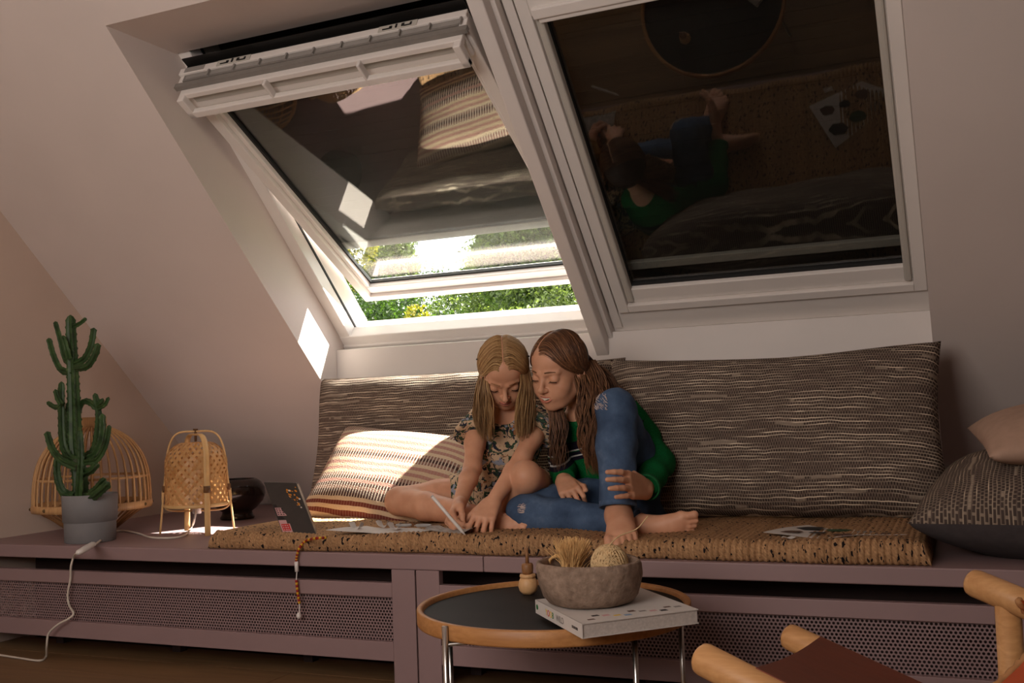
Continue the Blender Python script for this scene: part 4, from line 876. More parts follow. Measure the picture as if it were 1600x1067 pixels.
# ---------------------------------------------------------------- people: smooth-union distance fields turned into one skin each
class SDF:
    def __init__(s, lo, hi, h):
        s.lo, s.h = np.asarray(lo, float), h; s.n = np.ceil((np.asarray(hi)-s.lo)/h).astype(int)+1
        s.ax = [(s.lo[i]+h*np.arange(s.n[i])).astype(np.float32) for i in range(3)]; s.d = np.full(s.n, .05, np.float32)
    def win(s, lo, hi, pad):
        sl = []
        for i in range(3):
            a = int(max(0, math.floor((lo[i]-pad-s.lo[i])/s.h))); b = int(min(s.n[i], math.ceil((hi[i]+pad-s.lo[i])/s.h)+1))
            if b <= a: return None
            sl.append(slice(a, b))
        X = s.ax[0][sl[0]][:, None, None]; Y = s.ax[1][sl[1]][None, :, None]; Z = s.ax[2][sl[2]][None, None, :]
        return tuple(sl), X, Y, Z
    def comb(s, sl, d2, k, op):
        a = s.d[sl]
        if op == 'u': h = np.maximum(k-np.abs(a-d2), 0)/k; s.d[sl] = np.minimum(a, d2)-h*h*k*.25
        else: d2 = -d2; h = np.maximum(k-np.abs(a-d2), 0)/k; s.d[sl] = np.maximum(a, d2)+h*h*k*.25
    def cone(s, a, b, r1, r2, k=.012, op='u'):
        a, b = np.asarray(a, float), np.asarray(b, float); R_ = max(r1, r2)
        w_ = s.win(np.minimum(a, b)-R_, np.maximum(a, b)+R_, k+3*s.h)
        if w_ is None: return s
        sl, X, Y, Z = w_; ba = b-a; l2 = ba@ba+1e-12; px, py, pz = X-a[0], Y-a[1], Z-a[2]
        t = np.clip((px*ba[0]+py*ba[1]+pz*ba[2])/l2, 0, 1)
        d = np.sqrt((px-t*ba[0])**2+(py-t*ba[1])**2+(pz-t*ba[2])**2)-(r1+(r2-r1)*t); s.comb(sl, d.astype(np.float32), k, op); return s
    def chain(s, P, r, k=.012):
        for i in range(len(P)-1): s.cone(P[i], P[i+1], r[i], r[i+1], k)
        return s
    def ell(s, c, A, r, k=.012, op='u'):   # A: three unit axes
        c = np.asarray(c, float); r = np.asarray(r, float); R_ = r.max(); w_ = s.win(c-R_, c+R_, k+3*s.h)
        if w_ is None: return s
        sl, X, Y, Z = w_; px, py, pz = X-c[0], Y-c[1], Z-c[2]; k0 = 0; k1 = 0
        for i in range(3):
            q = px*A[i][0]+py*A[i][1]+pz*A[i][2]; k0 = k0+(q/r[i])**2; k1 = k1+(q/r[i]**2)**2
        k0 = np.sqrt(k0); d = k0*(k0-1)/np.maximum(np.sqrt(k1), 1e-6); s.comb(sl, d.astype(np.float32), k, op); return s
    def cut(s, p, n, lo, hi, k=.004):      # remove the half space beyond plane (p, n) inside a box
        w_ = s.win(np.asarray(lo), np.asarray(hi), 0)
        if w_ is None: return s
        sl, X, Y, Z = w_; d = -((X-p[0])*n[0]+(Y-p[1])*n[1]+(Z-p[2])*n[2]); s.comb(sl, d.astype(np.float32)+0*s.d[sl], k, 's'); return s
    def sub(s):
        q = SDF.__new__(SDF); q.lo, q.h, q.n, q.ax = s.lo, s.h, s.n, s.ax; q.d = np.full(s.n, .05, np.float32); return q
    def merge(s, q, k=.006): s.comb((slice(None),)*3, q.d, k, 'u'); return s
    def wrinkle(s, amp, f, seed=0):
        r = np.random.default_rng(seed); X, Y, Z = s.ax[0][:, None, None], s.ax[1][None, :, None], s.ax[2][None, None, :]; t = 0
        for i in range(5):
            q = r.normal(size=3); q = q/np.linalg.norm(q)*f*r.uniform(.6, 1.6); o = r.uniform(0, 6.28); t = t+np.sin(q[0]*X+q[1]*Y+q[2]*Z+o+1.2*np.sin(q[1]*X-q[0]*Z))
        s.d = (s.d+amp*t/3).astype(np.float32); return s
    def mesh(s, name, mat, parent, it=1):
        d = s.d; n = d.shape; ins = d < 0
        c = np.zeros((n[0]-1, n[1]-1, n[2]-1), np.uint8)
        for i in (0, 1):
            for j in (0, 1):
                for k in (0, 1): c += ins[i:n[0]-1+i, j:n[1]-1+j, k:n[2]-1+k]
        I = np.argwhere((c > 0) & (c < 8)); vid = np.full(c.shape, -1, np.int32); vid[tuple(I.T)] = np.arange(len(I))
        acc = np.zeros((len(I), 3)); cnt = np.zeros(len(I)); corners = [(i, j, k) for i in (0, 1) for j in (0, 1) for k in (0, 1)]
        val = {q: d[I[:, 0]+q[0], I[:, 1]+q[1], I[:, 2]+q[2]].astype(float) for q in corners}
        for q in corners:
            for ax in range(3):
                if q[ax]: continue
                q2 = list(q); q2[ax] = 1; q2 = tuple(q2); a, b = val[q], val[q2]; m = (a < 0) != (b < 0)
                t = np.where(m, a/np.where(m, a-b, 1), 0); p = np.tile(np.array(q, float), (len(I), 1)); p[:, ax] = t; acc[m] += p[m]; cnt[m] += 1
        v = s.lo+(I+acc/cnt[:, None])*s.h; F_ = []
        for ax in range(3):
            u1, u2 = (ax+1) % 3, (ax+2) % 3
            A = np.take(ins, range(n[ax]-1), ax); Bq = np.take(ins, range(1, n[ax]), ax); e = np.argwhere(A != Bq); e = e[(e[:, u1] > 0) & (e[:, u2] > 0) & (e[:, u1] < n[u1]-1) & (e[:, u2] < n[u2]-1)]
            o1 = np.zeros(3, int); o1[u1] = 1; o2 = np.zeros(3, int); o2[u2] = 1
            q = np.stack([vid[tuple((e-x).T)] for x in (o1+o2, o2, 0*o1, o1)], 1); fl = A[tuple(e.T)]; q[~fl] = q[~fl][:, ::-1]; F_.append(q)
        f = np.concatenate(F_); f = f[(f >= 0).all(1)]
        # light Laplacian smoothing
        ed = np.concatenate([f[:, [0, 1]], f[:, [1, 2]], f[:, [2, 3]], f[:, [3, 0]]]); ed = np.concatenate([ed, ed[:, ::-1]])
        deg = np.bincount(ed[:, 0], minlength=len(v)).astype(float); deg[deg == 0] = 1
        for _ in range(it):
            av = np.stack([np.bincount(ed[:, 0], v[ed[:, 1], c_], len(v)) for c_ in range(3)], 1)/deg[:, None]; v = v+.5*(av-v)
        return np_mesh(name, v, f, mat, parent, True)

def skin_mat():
    k = N('skin', .48, .35); v = k.coord(); f = k.noise(v, 25, 3); k.col(k.ramp(f, [(.3, srgb(206, 150, 118)), (.7, srgb(220, 166, 134))]))
    k.b.inputs['Subsurface Weight'].default_value = .12; k.b.inputs['Subsurface Radius'].default_value = (.012, .005, .003); k.b.inputs['Subsurface Scale'].default_value = .5
    return k.m
M['skin'] = skin_mat(); M['lip'] = plain('lips', srgb(200, 122, 102), .4, .05, 60); M['teeth'] = plain('teeth', srgb(232, 220, 204), .3); M['brow'] = plain('brow_hair', srgb(118, 84, 56), .8); M['brow_light'] = plain('light_brow_hair', srgb(150, 108, 74), .8); M['lash'] = plain('lash', srgb(38, 24, 18), .8)
M['nail'] = plain('nail', srgb(226, 170, 146), .3)
def hair_mat(name, c1, c2, c3):
    k = N(name, .48, .4); g = k.n('ShaderNodeNewGeometry'); v = k.coord(); f = k.noise(v, 40, 3)
    c = k.ramp(g.outputs['Random Per Island'], [(0, c1), (.5, c2), (1, c3)]); k.col(k.mix(k.math('MULTIPLY', f, .4), c, c1)); k.b.inputs['Anisotropic'].default_value = .5; return k.m
M['blonde'] = hair_mat('blonde_hair', srgb(124, 88, 54), srgb(178, 138, 90), srgb(222, 184, 130)); M['blonde_cap'] = plain('blonde_scalp', srgb(108, 76, 48), .6, .1, 80)
M['brown'] = hair_mat('brown_hair', srgb(74, 46, 30), srgb(122, 80, 52), srgb(176, 126, 86)); M['brown_cap'] = plain('brown_scalp', srgb(62, 40, 28), .6, .1, 80)

class Head:
    def __init__(s, C, F, U, sc=1.0):
        s.C = np.asarray(C, float); s.F = unit(F); U = np.asarray(U, float); s.U = unit(U-s.F*(U@s.F)); s.L = np.cross(s.U, s.F); s.k = sc; s.A = [s.L, s.F, s.U]
    def p(s, l, f, u): return s.C+(s.L*l+s.F*f+s.U*u)*s.k
    def build(s, D, smile=.5):
        k = s.k; E_ = lambda c, r, kk, op='u': D.ell(s.p(*c), s.A, np.array(r)*k, kk*k, op); K_ = lambda a, b, r1, r2, kk, op='u': D.cone(s.p(*a), s.p(*b), r1*k, r2*k, kk*k, op)
        E_((0, -.018, .028), (.069, .086, .074), .01); E_((0, .020, -.022), (.054, .060, .074), .03); E_((0, .034, -.060), (.044, .043, .034), .028); K_((-.004, .062, -.085), (.004, .062, -.085), .014, .014, .022)
        E_((0, .036, .044), (.054, .042, .044), .02)
        for g in (-1, 1):
            K_((g*.036, .048, -.031), (g*.033, .052, -.040), .0235, .0215, .02); K_((g*.012, .079, .017), (g*.042, .062, .018), .006, .005, .012)
            K_((g*.052, .0, -.045), (g*.028, .045, -.078), .016, .012, .02)
            D.ell(s.p(g*.031, .090, .000), s.A, V(.017, .013, .010)*k, .010*k, 's'); K_((g*.031, .0655, -.001), (g*.031, .0655, -.0005), .0145, .0145, .003)
            E_((g*.070, -.008, -.012), (.008, .017, .027), .004); E_((g*.076, -.004, -.010), (.003, .009, .016), .003, 's')
        K_((0, .077, .008), (0, .096, -.024), .006, .0085, .010); K_((0, .0965, -.027), (0, .095, -.028), .0092, .0092, .006)
        for g in (-1, 1): K_((g*.0100, .086, -.030), (g*.009, .088, -.030), .0062, .0062, .005)
        E_((0, .0725, -.054), (.026, .009, .013), .012)
    def face(s, par, lid=.0, teeth=False, brow='brow', lashlen=.006):
        k = s.k
        for g in (-1, 1):
            c = s.p(g*.031, .0655, -.001); b = B(); P = []
            for a in np.linspace(-58, 58, 11):
                a_ = math.radians(a); e_ = math.radians(-20+6*math.cos(a_*1.5)+lid); q = V(math.sin(a_)*math.cos(e_), math.cos(a_)*math.cos(e_), math.sin(e_))*.0152*k; P.append(c+s.L*q[0]+s.F*q[1]+s.U*q[2])
            b.tube(P, [.0004*k]+[.0011*k]*9+[.0004*k], 5)
            for i in range(1, 10):
                q = P[i]; o = unit(q-c); b.tube([q, q+(o*.003-s.U*.002)*k, q+(o*.006-s.U*.0018)*k], [.0005*k, .0004*k, .0002*k], 3)
            b.build('eyelashes', M['lash'], par, smooth=True)
            b = B(); P = [s.p(g*x, f, u) for x, f, u in ((.014, .0855, .0225), (.023, .0830, .0245), (.034, .0760, .0240), (.046, .0620, .0175))]; b.tube(spline(P, 4), [.0012*k]+[.0028*k]*7+[.0018*k]*4+[.0006*k], 6, flat=.7); b.build('eyebrow', M[brow], par, smooth=True)
        if teeth:
            up = [(-.0335, .0680, -.0425), (-.016, .0830, -.0503), (-.004, .0890, -.0495), (0, .0888, -.0498), (.004, .0890, -.0495), (.016, .0830, -.0503), (.0335, .0680, -.0425)]
            lo = [(-.0325, .0680, -.0438), (-.016, .0832, -.0600), (0, .0880, -.0638), (.016, .0832, -.0600), (.0325, .0680, -.0438)]; gap = 0; ru, rl = .0019, .0026
        else:
            ru, rl = .0028, .0038
        if not teeth: up = [(-.0255, .0755, -.0480), (-.013, .0855, -.0490), (-.004, .0905, -.0475), (0, .0900, -.0482), (.004, .0905, -.0475), (.013, .0855, -.0490), (.0255, .0755, -.0480)]
        if not teeth: gap = 0; lo = [(-.0245, .0755, -.0488), (-.012, .0855, -.0555-gap), (0, .0885, -.0572-gap), (.012, .0855, -.0555-gap), (.0245, .0755, -.0488)]
        b = B(); b.tube(spline([s.p(*q) for q in up], 3), [x*k for x in np.interp(np.linspace(0, 1, 19), [0, .3, .5, .7, 1], [.0008, ru, ru*.95, ru, .0008])], 8); b.build('upper_lip', M['lip'], par, smooth=True)
        b = B(); b.tube(spline([s.p(*q) for q in lo], 4), [x*k for x in np.interp(np.linspace(0, 1, 17), [0, .3, .5, .7, 1], [.0008, rl, rl*1.1, rl, .0008])], 8); b.build('lower_lip', M['lip'], par, smooth=True)
        if teeth:
            b = B(); xs = np.linspace(-.0235, .0235, 29); v = []
            for i, x in enumerate(xs):
                f0 = .0884-x*x*22-(.0009 if i % 4 == 0 else 0); u1 = -.0508+abs(x)*.10; u0 = u1-.0082+abs(x)*.20
                v += [s.p(x, f0, u1), s.p(x, f0, u0), s.p(x, f0-.004, u0), s.p(x, f0-.004, u1)]
            b.add(v, [(4*i+j, 4*i+(j+1) % 4, 4*i+4+(j+1) % 4, 4*i+4+j) for i in range(28) for j in range(4)]); b.build('teeth', M['teeth'], par)
            b = B(); b.tube(spline([s.p(-.026, .0700, -.0488), s.p(-.013, .0790, -.0555), s.p(0, .0815, -.0575), s.p(.013, .0790, -.0555), s.p(.026, .0700, -.0488)], 4), [x*k for x in np.interp(np.linspace(0, 1, 17), [0, .3, .7, 1], [.001, .0045, .0045, .001])], 8); b.build('mouth', M['lash'], par, smooth=True)
        else:
            b = B(); P = spline([s.p(-.0265, .0755, -.0478), s.p(-.012, .0885, -.0525), s.p(0, .0920, -.0528), s.p(.012, .0885, -.0525), s.p(.0265, .0755, -.0478)], 4); b.tube(P, [.0003*k]+[.0006*k]*15+[.0003*k], 5); b.build('mouth', M['lash'], par)  # dark tube put in for the shaded crease between the closed lips
    def cap_pt(s, l, f, u, infl=0.):         # pushed out onto the hair ellipsoid
        c = V(0, -.014, .026); r = V(.0745, .092, .081)+infl; q = (V(l, f, u)-c)/r; q = c+q/np.linalg.norm(q)*r; return s.p(*q)
def hand(D, W, K, n, thumb, size, curls, spread=(9, 3, -3, -10), tcurl=(.5, .6), name=None, par=None, tdir=None):
    W, K = np.asarray(W, float), np.asarray(K, float); Dd = unit(K-W); n = np.asarray(n, float); n = unit(n-Dd*(n@Dd)); Sx = np.cross(n, Dd); Sx = Sx if Sx@np.asarray(thumb, float) > 0 else -Sx
    pl = np.linalg.norm(K-W); tips = []
    offs = (.0245, .0082, -.0082, -.0235); along = (.97, 1., .96, .87); lens = (.066, .073, .068, .053)
    for i in range(4):
        o = offs[i]*size; base = W+Dd*pl*along[i]+Sx*o
        D.cone(W+Sx*o*.55, base, .0125*size, .0088*size, .010*size)
        a = math.radians(spread[i]); d = unit(Dd*math.cos(a)+Sx*math.sin(a)); ang = 0; p = base; P = [p]; L = lens[i]*size
        for j, fr in enumerate((.46, .30, .24)):
            ang += math.radians(curls[i][j]); q = p+(d*math.cos(ang)-n*math.sin(ang))*L*fr; P.append(q); p = q
        r = (.0078, .0070, .0063, .0054) if i < 3 else (.0068, .0061, .0055, .0048)
        for j in range(3): D.cone(P[j], P[j+1], r[j]*size, r[j+1]*size, .0022*size)
        tips.append((P, n))
    tb_ = W+Dd*pl*.22+Sx*.015*size; t0 = W+Dd*pl*.5+Sx*.030*size-n*.008*size
    td = unit(Dd*.75+Sx*.55-n*.35) if tdir is None else unit(np.asarray(tdir, float))
    t1 = t0+unit(td)*.030*size; t2 = t1+unit(td-Sx*tcurl[0]*.8-n*.1)*.024*size
    D.cone(tb_, t0, .0125*size, .0105*size, .010*size); D.cone(t0, t1, .0092*size, .0080*size, .004*size); D.cone(t1, t2, .0080*size, .0062*size, .003*size)
    return tips, (t1, t2)
def foot(D, A, T, n, big, size):
    A, T = np.asarray(A, float), np.asarray(T, float); d = unit(T-A); n = np.asarray(n, float); n = unit(n-d*(n@d)); Sx = np.cross(n, d); Sx = Sx if Sx@np.asarray(big, float) > 0 else -Sx
    L = np.linalg.norm(T-A); heel = A-d*.026*size-n*.030*size
    D.cone(A, heel, .022*size, .021*size, .02*size); D.cone(heel, A+d*L*.5-n*.022*size-Sx*.012*size, .022*size, .017*size, .02*size)
    for o, r, f_ in ((.018, .0175, .72), (0., .0165, .74), (-.019, .0145, .66)):
        D.cone(A+n*-.004*size, A+d*L*f_+Sx*o*size-n*.026*size, .020*size, r*size*.9, .02*size)
    for o, r, ln_, st in ((.025, .0110, .036, .74), (.009, .0078, .032, .78), (-.004, .0074, .029, .76), (-.0165, .0070, .026, .72), (-.0275, .0066, .022, .66)):
        p = A+d*L*st+Sx*o*size-n*.028*size; m = p+d*ln_*.6*size+n*.004*size; q = p+d*ln_*size-n*.003*size
        D.cone(p, m, r*size, r*size*.9, .006*size); D.cone(m, q, r*size*.9, r*size, .003*size)
def hair_patch(b, rows, n, r, thick=.012, jit=.004, wave=0., wl=.05, seed=1, clump=26, lo=.80, view=None, seg=4):
    g = np.random.default_rng(seed); rows = [[np.asarray(p, float) for p in q] for q in rows]; m = len(rows); cph = g.uniform(0, 6.28, clump+1); cof = g.normal(0, 1, (clump+1, 3))
    vdir = unit(view) if view is not None else V(.35, -.9, .1)
    for i in range(n):
        u = g.uniform(0, 1); uc = round(u*clump)/clump; ci = int(round(u*clump)); dep = g.uniform(-1, 1); e = g.uniform(lo, 1.02); j3 = g.normal(0, 1, 3); P = []
        for ri, row in enumerate(rows):
            f_ = ri/(m-1); uu = u+(uc-u)*.75*f_; x = uu*(len(row)-1); a = min(int(x), len(row)-2); p = row[a]*(1-(x-a))+row[a+1]*(x-a)
            P.append(p+vdir*dep*thick*min(1, .35+f_)+j3*jit*f_*.5+cof[ci]*jit*f_)
        Q = spline(P, seg); Lc = np.concatenate([[0], np.cumsum([np.linalg.norm(Q[t+1]-Q[t]) for t in range(len(Q)-1)])]); kk = max(3, int(len(Q)*min(1, e)))
        out = []; rr = []
        for t in range(kk):
            q = Q[t]
            if wave:
                am = wave*min(1, Lc[t]/.09); ph = Lc[t]/wl*6.28+cph[ci]+j3[0]*.25; tan = unit(Q[min(t+1, len(Q)-1)]-Q[max(t-1, 0)]); sdv = unit(np.cross(tan, vdir)); q = q+sdv*am*math.sin(ph)+vdir*am*.6*math.cos(ph)
            out.append(q); rr.append(r*(1-.75*(t/(kk-1))**3))
        b.tube(out, rr, 3, cap=False)
def cap_strands(b, H, n, ends, r, seed=2, f0=.072, f1=-.075, part=0., infl=.003, sides=(-1, 1)):
    g = np.random.default_rng(seed)
    for i in range(n):
        sd_ = sides[g.integers(0, len(sides))]; t = g.uniform(0, 1); f = f0+(f1-f0)*t; mid, end = ends(t, sd_); j = g.normal(0, .0022, 3); c = g.normal(0, .003)
        K_ = [V(part+sd_*.0012, f, .060+.06*min(1, t*3)), V(part+(mid[0]-part)*.42, f*.72+mid[1]*.28+c, .070+.045*min(1, t*3)), V(*mid)+j, V(*end)+j*1.4]
        Q = spline(K_, 5); iv = infl+g.uniform(0, .004); out = [H.cap_pt(*(q), infl=iv*min(1, .25+4*x/len(Q))) for x, q in enumerate(Q)]
        b.tube(out, [r*.6]+[r]*(len(out)-2)+[r*.6], 3, cap=False)

def hair_cap(H, face_c, face_r, lo, hi, mat, par, name='scalp_hair', h=.003):
    D = SDF(lo, hi, h); c = H.p(0, -.014, .026); D.ell(c, H.A, V(.0748, .0923, .0813)*H.k, .001)
    D.ell(H.p(*face_c), H.A, V(face_r)*H.k, .006, 's'); D.cut(H.p(0, -.012, .0), unit(-H.U+.66*H.F), lo, hi, .004); return D.mesh(name, mat, par, 2)

# ================= first girl: floral dress, blonde, drawing
G1 = empty('person', at(770, 800, .40)); tag(G1, 'blonde girl in a short floral dress sitting cross-legged and drawing with a white pen', 'person')
D = SDF((1.26, .02, .385), (2.0, .64, .93), .0025)
F1 = V(.30, -.63, -.715); H1 = Head(at(787, 581, .31), F1, V(.26, -.62, .74), .885); H1.build(D)
nk = at(789, 652, .39); chest = at(790, 690, .445); pel = at(775, 762, .52); bel = at(782, 728, .49)
shR, shL = at(746, 656, .40), at(844, 657, .405); sx = unit(shL-shR)
D.cone(H1.p(0, -.03, -.045), nk, .031, .036, .02); D.cone(nk, chest, .040, .07, .03)
D.cone(shR+sx*.03, shL-sx*.03, .042, .042, .03); D.cone(chest-sx*.03, bel-sx*.02, .068, .066, .03); D.cone(chest+sx*.03, bel+sx*.02, .068, .066, .03); D.cone(bel, pel, .075, .085, .03); D.cone(pel-sx*.05, pel+sx*.05, .075, .075, .03)
elR, wrR = at(738, 732, .285), at(717, 789, .155); elL, wrL = at(816, 716, .285), at(768, 787, .165)
D0 = D
for sh_, el_, wr_ in ((shR, elR, wrR), (shL, elL, wrL)):
    D = D0.sub(); ARM = D
    D.chain([sh_, el_*.5+sh_*.5, el_], [.032, .0275, .0245], .018); D.chain([el_, el_*.7+wr_*.3, wr_], [.0245, .0250, .0180], .012)
    if sh_ is shR: ARM_R = D
    else: ARM_L = D
tipsR, thR = hand(ARM_R, wrR, at(702, 810, .105), V(-.75, -.35, .45), V(.5, -.8, .2), 1.0, [(42, 52, 25), (55, 60, 35), (62, 65, 40), (68, 65, 40)], tdir=unit(at(716, 826, .075)-at(712, 806, .10)))
tipsL, thL = hand(ARM_L, wrL, at(755, 810, .115), V(.25, -.62, .7), V(-.9, -.3, 0), 1.0, [(28, 25, 12), (32, 25, 14), (34, 26, 14), (36, 28, 14)])
D = D0
hpR, knR, anR = at(760, 768, .47), at(624, 783, .33), at(762, 809, .205)
D.chain([hpR, hpR*.45+knR*.55, knR], [.062, .047, .041], .02); D.chain([knR, knR*.68+anR*.32, anR], [.040, .040, .025], .012)
foot(D, anR, at(812, 818, .165), V(.25, -.85, .3), V(.1, -.3, .9), .82)
hpL, knL, anL = at(840, 772, .45), at(822, 745, .245), at(768, 814, .34)
D.chain([hpL, hpL*.45+knL*.55, knL], [.064, .050, .043], .02); D.chain([knL, knL*.66+anL*.34, anL], [.041, .042, .026], .012)
D.cone(anL, anL+V(-.10, -.03, -.01), .026, .02, .02)
D.merge(ARM_R, .004); D.merge(ARM_L, .004); D.mesh('body', M['skin'], G1)
H1.face(G1, lid=-6, brow='brow_light')
# dress
D = SDF((1.38, .18, .40), (2.0, .64, .76), .003)
D.cone(nk-V(0, -.01, .02), chest, .046, .078, .03); D.cone(shR+sx*.03, shL-sx*.03, .049, .049, .03); D.cone(chest-sx*.03, bel-sx*.025, .076, .076, .03); D.cone(chest+sx*.03, bel+sx*.025, .076, .076, .03); D.cone(bel, pel, .084, .094, .03); D.cone(pel-sx*.05, pel+sx*.05, .084, .084, .03)
for sh_, el_, o in ((shR, elR, -1), (shL, elL, 1)):
    Q = D.sub(); e_ = sh_+(el_-sh_)*.36+sx*o*.012; nn = unit(el_-sh_); Q.cone(sh_-sx*o*.012, e_, .042, .054, .02); Q.cut(e_, nn, e_-.1, e_+.1, .004); D.merge(Q, .012)
for hp_, kn_, f_ in ((hpR, knR, .42), (hpL, knL, .40)):
    Q = D.sub(); q = hp_*(1-f_)+kn_*f_; Q.cone(hp_, hp_*.5+kn_*.5, .074, .060, .02); Q.cut(q, unit(kn_-hp_), q-.16, q+.16, .004); D.merge(Q, .02)
D.ell(nk+V(.01, -.035, .045), [V(1, 0, 0), V(0, 1, 0), V(0, 0, 1)], V(.052, .055, .062), .006, 's')
D.wrinkle(.0032, 62, 4)
def floral():
    k = N('floral_cotton', .85, .2); v = k.coord(); w1 = k.n('ShaderNodeVectorMath', operation='ADD'); nt = k.n('ShaderNodeTexNoise'); nt.inputs['Scale'].default_value = 22; k.l(v, nt.inputs['Vector'])
    sc_ = k.n('ShaderNodeVectorMath', operation='SCALE'); sc_.inputs['Scale'].default_value = .05; k.l(nt.outputs['Color'], sc_.inputs[0]); k.l(v, w1.inputs[0]); k.l(sc_.outputs[0], w1.inputs[1]); v2 = w1.outputs[0]
    f1 = k.noise(v2, 34, 2, .5, 1.2); f2 = k.noise(v2, 46, 2, .5, 1.6); f3 = k.noise(v2, 28, 2, .5, .8)
    base = srgb(206, 178, 146); c = k.mix(k.math('GREATER_THAN', f1, .525), base, srgb(58, 78, 58)); c = k.mix(k.math('GREATER_THAN', f2, .585), c, srgb(44, 46, 60)); c = k.mix(k.math('GREATER_THAN', f3, .62), c, srgb(146, 152, 166))
    f4 = k.noise(v2, 60, 1, .5, 1.); c = k.mix(k.math('GREATER_THAN', f4, .70), c, srgb(160, 104, 70)); f5 = k.noise(v2, 75, 2, .5, 2.); c = k.mix(k.math('GREATER_THAN', f5, .66), c, srgb(40, 50, 40))
    k.col(c); return k.m
M['floral'] = floral()
D.mesh('dress', M['floral'], G1)
# hair
hair_cap(H1, (0, .100, -.022), (.060, .072, .080), (1.55, .15, .68), (1.9, .48, .95), M['blonde_cap'], G1)
b = B()
def ends1(t, sd_): return (sd_*.075, .052-.085*t, .030-.006*t), (sd_*.066, -.045-.03*t, -.005-.02*t)
bp = B(); bp.tube([H1.cap_pt(0, f_, .060+.06*min(1, (.072-f_)/.147*3), .0022) for f_ in np.linspace(.070, -.06, 14)], .0016, 6); bp.build('parting', M['skin'], G1, smooth=True)
cap_strands(b, H1, 1300, ends1, .0008, 3, f0=.074, f1=-.078)
vw = V(.38, -.9, 0)
hair_patch(b, [[at(752, 572, .315), at(764, 580, .275)], [at(745, 600, .31), at(764, 604, .26)], [at(740, 630, .315), at(770, 630, .265)], [at(741, 655, .32), at(771, 652, .27)], [at(750, 684, .32), at(770, 692, .28)]], 1100, .0007, .018, .0030, .0015, .09, 5, 44, .78, vw)
hair_patch(b, [[at(812, 580, .285), at(826, 572, .33)], [at(813, 602, .265), at(833, 602, .325)], [at(808, 630, .27), at(836, 632, .33)], [at(805, 655, .275), at(834, 655, .33)], [at(808, 688, .285), at(830, 684, .32)]], 1100, .0007, .018, .0030, .0015, .09, 6, 44, .78, vw)
o = b.build('hair', M['blonde'], G1, smooth=True); o['kind'] = 'stuff'
for sd_ in (-1, 1):
    b = B(); b.tube([H1.cap_pt(sd_*.074, -.01, .05, .008), H1.cap_pt(sd_*.074, -.03, .03, .009), H1.cap_pt(sd_*.07, -.05, .015, .008)], .0022, 6); b.build('hair_clip', M['lash'], G1)
attach(G1)
pn = empty('pen', at(716, 820, .09)); tag(pn, 'white stylus pen held in the right hand of the blonde girl', 'pen')
p1 = atz(727, 836, MT+.008); p0 = at(685, 787, p1[1]-.02); p0 = p1+unit(p0-p1)*.125
b = B(); b.tube([p1, p1+(p0-p1)*.07, p1+(p0-p1)*.10, p0-(p0-p1)*.01, p0], [.0008, .0028, .0042, .0042, .0030], 12); b.build('barrel', M['white'], pn, smooth=True)
b = B(); b.tube([p0-(p0-p1)*.012, p0+(p0-p1)*.01], [.0043, .0036], 12); b.build('end_cap', M['rail_grey'], pn, smooth=True); attach(pn)

# ================= second girl: green sweater, jeans, long brown hair
G2 = empty('person', at(985, 810, .40)); tag(G2, 'brown haired girl in a green sweater and blue jeans hugging her raised knee', 'person')
D = SDF((1.68, -.01, .385), (2.34, .66, .93), .0025)
F2 = V(-.30, -.90, -.36); H2 = Head(at(874, 578, .335), F2, V(-.10, -.33, .93)+V(.13, .055, 0), .95); H2.build(D)
nk = at(915, 650, .43); chest = at(932, 690, .47); bel = at(958, 735, .50); pel = at(985, 775, .50)
shR, shL = at(885, 668, .43), at(982, 645, .46); sx = unit(shL-shR)
D.cone(H2.p(0, -.03, -.045), nk, .031, .036, .02); D.cone(nk, chest, .040, .07, .03); D.cone(shR+sx*.02, shL-sx*.02, .042, .042, .03)
for g in (-.03, .03): D.cone(chest+sx*g, bel+sx*g, .066, .066, .03)
D.cone(bel, pel, .073, .082, .03); D.cone(pel-sx*.05, pel+sx*.05, .075, .075, .03)
elL, wrL = at(1032, 722, .40), at(1008, 764, .235); elR, wrR = at(878, 720, .42), at(881, 752, .33)
D0 = D; D = D0.sub(); ARM_L = D
D.chain([shL, (shL+elL)/2, elL], [.034, .031, .028], .02); D.chain([elL, elL*.65+wrL*.35, wrL], [.028, .028, .0195], .015)
D = D0.sub(); ARM_R = D
D.chain([shR, (shR+elR)/2, elR], [.034, .031, .028], .02); D.chain([elR, wrR], [.028, .0195], .015); D = D0
hpL, knL, anL = at(1002, 768, .47), at(962, 640, .235), at(966, 803, .165); hpR, knR, anR = at(948, 780, .47), at(822, 803, .235), at(1006, 824, .215)
hand(ARM_L, wrL, at(982, 757, .118), V(.35, -.9, .22), V(0, 0, 1), 1.08, [(8, 22, 18), (6, 18, 16), (8, 18, 18), (10, 20, 18)], spread=(2, 0, -2, -5), tdir=V(-.75, -.35, .45))
hand(ARM_R, wrR, at(891, 768, .27), V(.2, -.8, .5), V(.9, -.3, .1), .95, [(40, 70, 45), (50, 76, 50), (58, 80, 50), (62, 80, 50)], tdir=V(.7, -.5, -.1))
D.chain([hpL, (hpL+knL)/2, knL], [.066, .054, .043], .02); D.chain([knL, knL*.66+anL*.34, anL], [.042, .043, .022], .012)
D.chain([hpR, (hpR+knR)/2, knR], [.066, .054, .044], .02); D.chain([knR, knR*.66+anR*.34, anR], [.042, .042, .026], .012)
foot(D, anL, at(968, 826, .025), V(0, -.35, .95), V(-1, 0, 0), 1.15)
foot(D, anR, at(1080, 826, .195), V(.15, -.85, -.25), V(0, -.2, .95), .95)
D.merge(ARM_R, .004); D.merge(ARM_L, .004); D.mesh('body', M['skin'], G2)
H2.face(G2, lid=0, teeth=True)
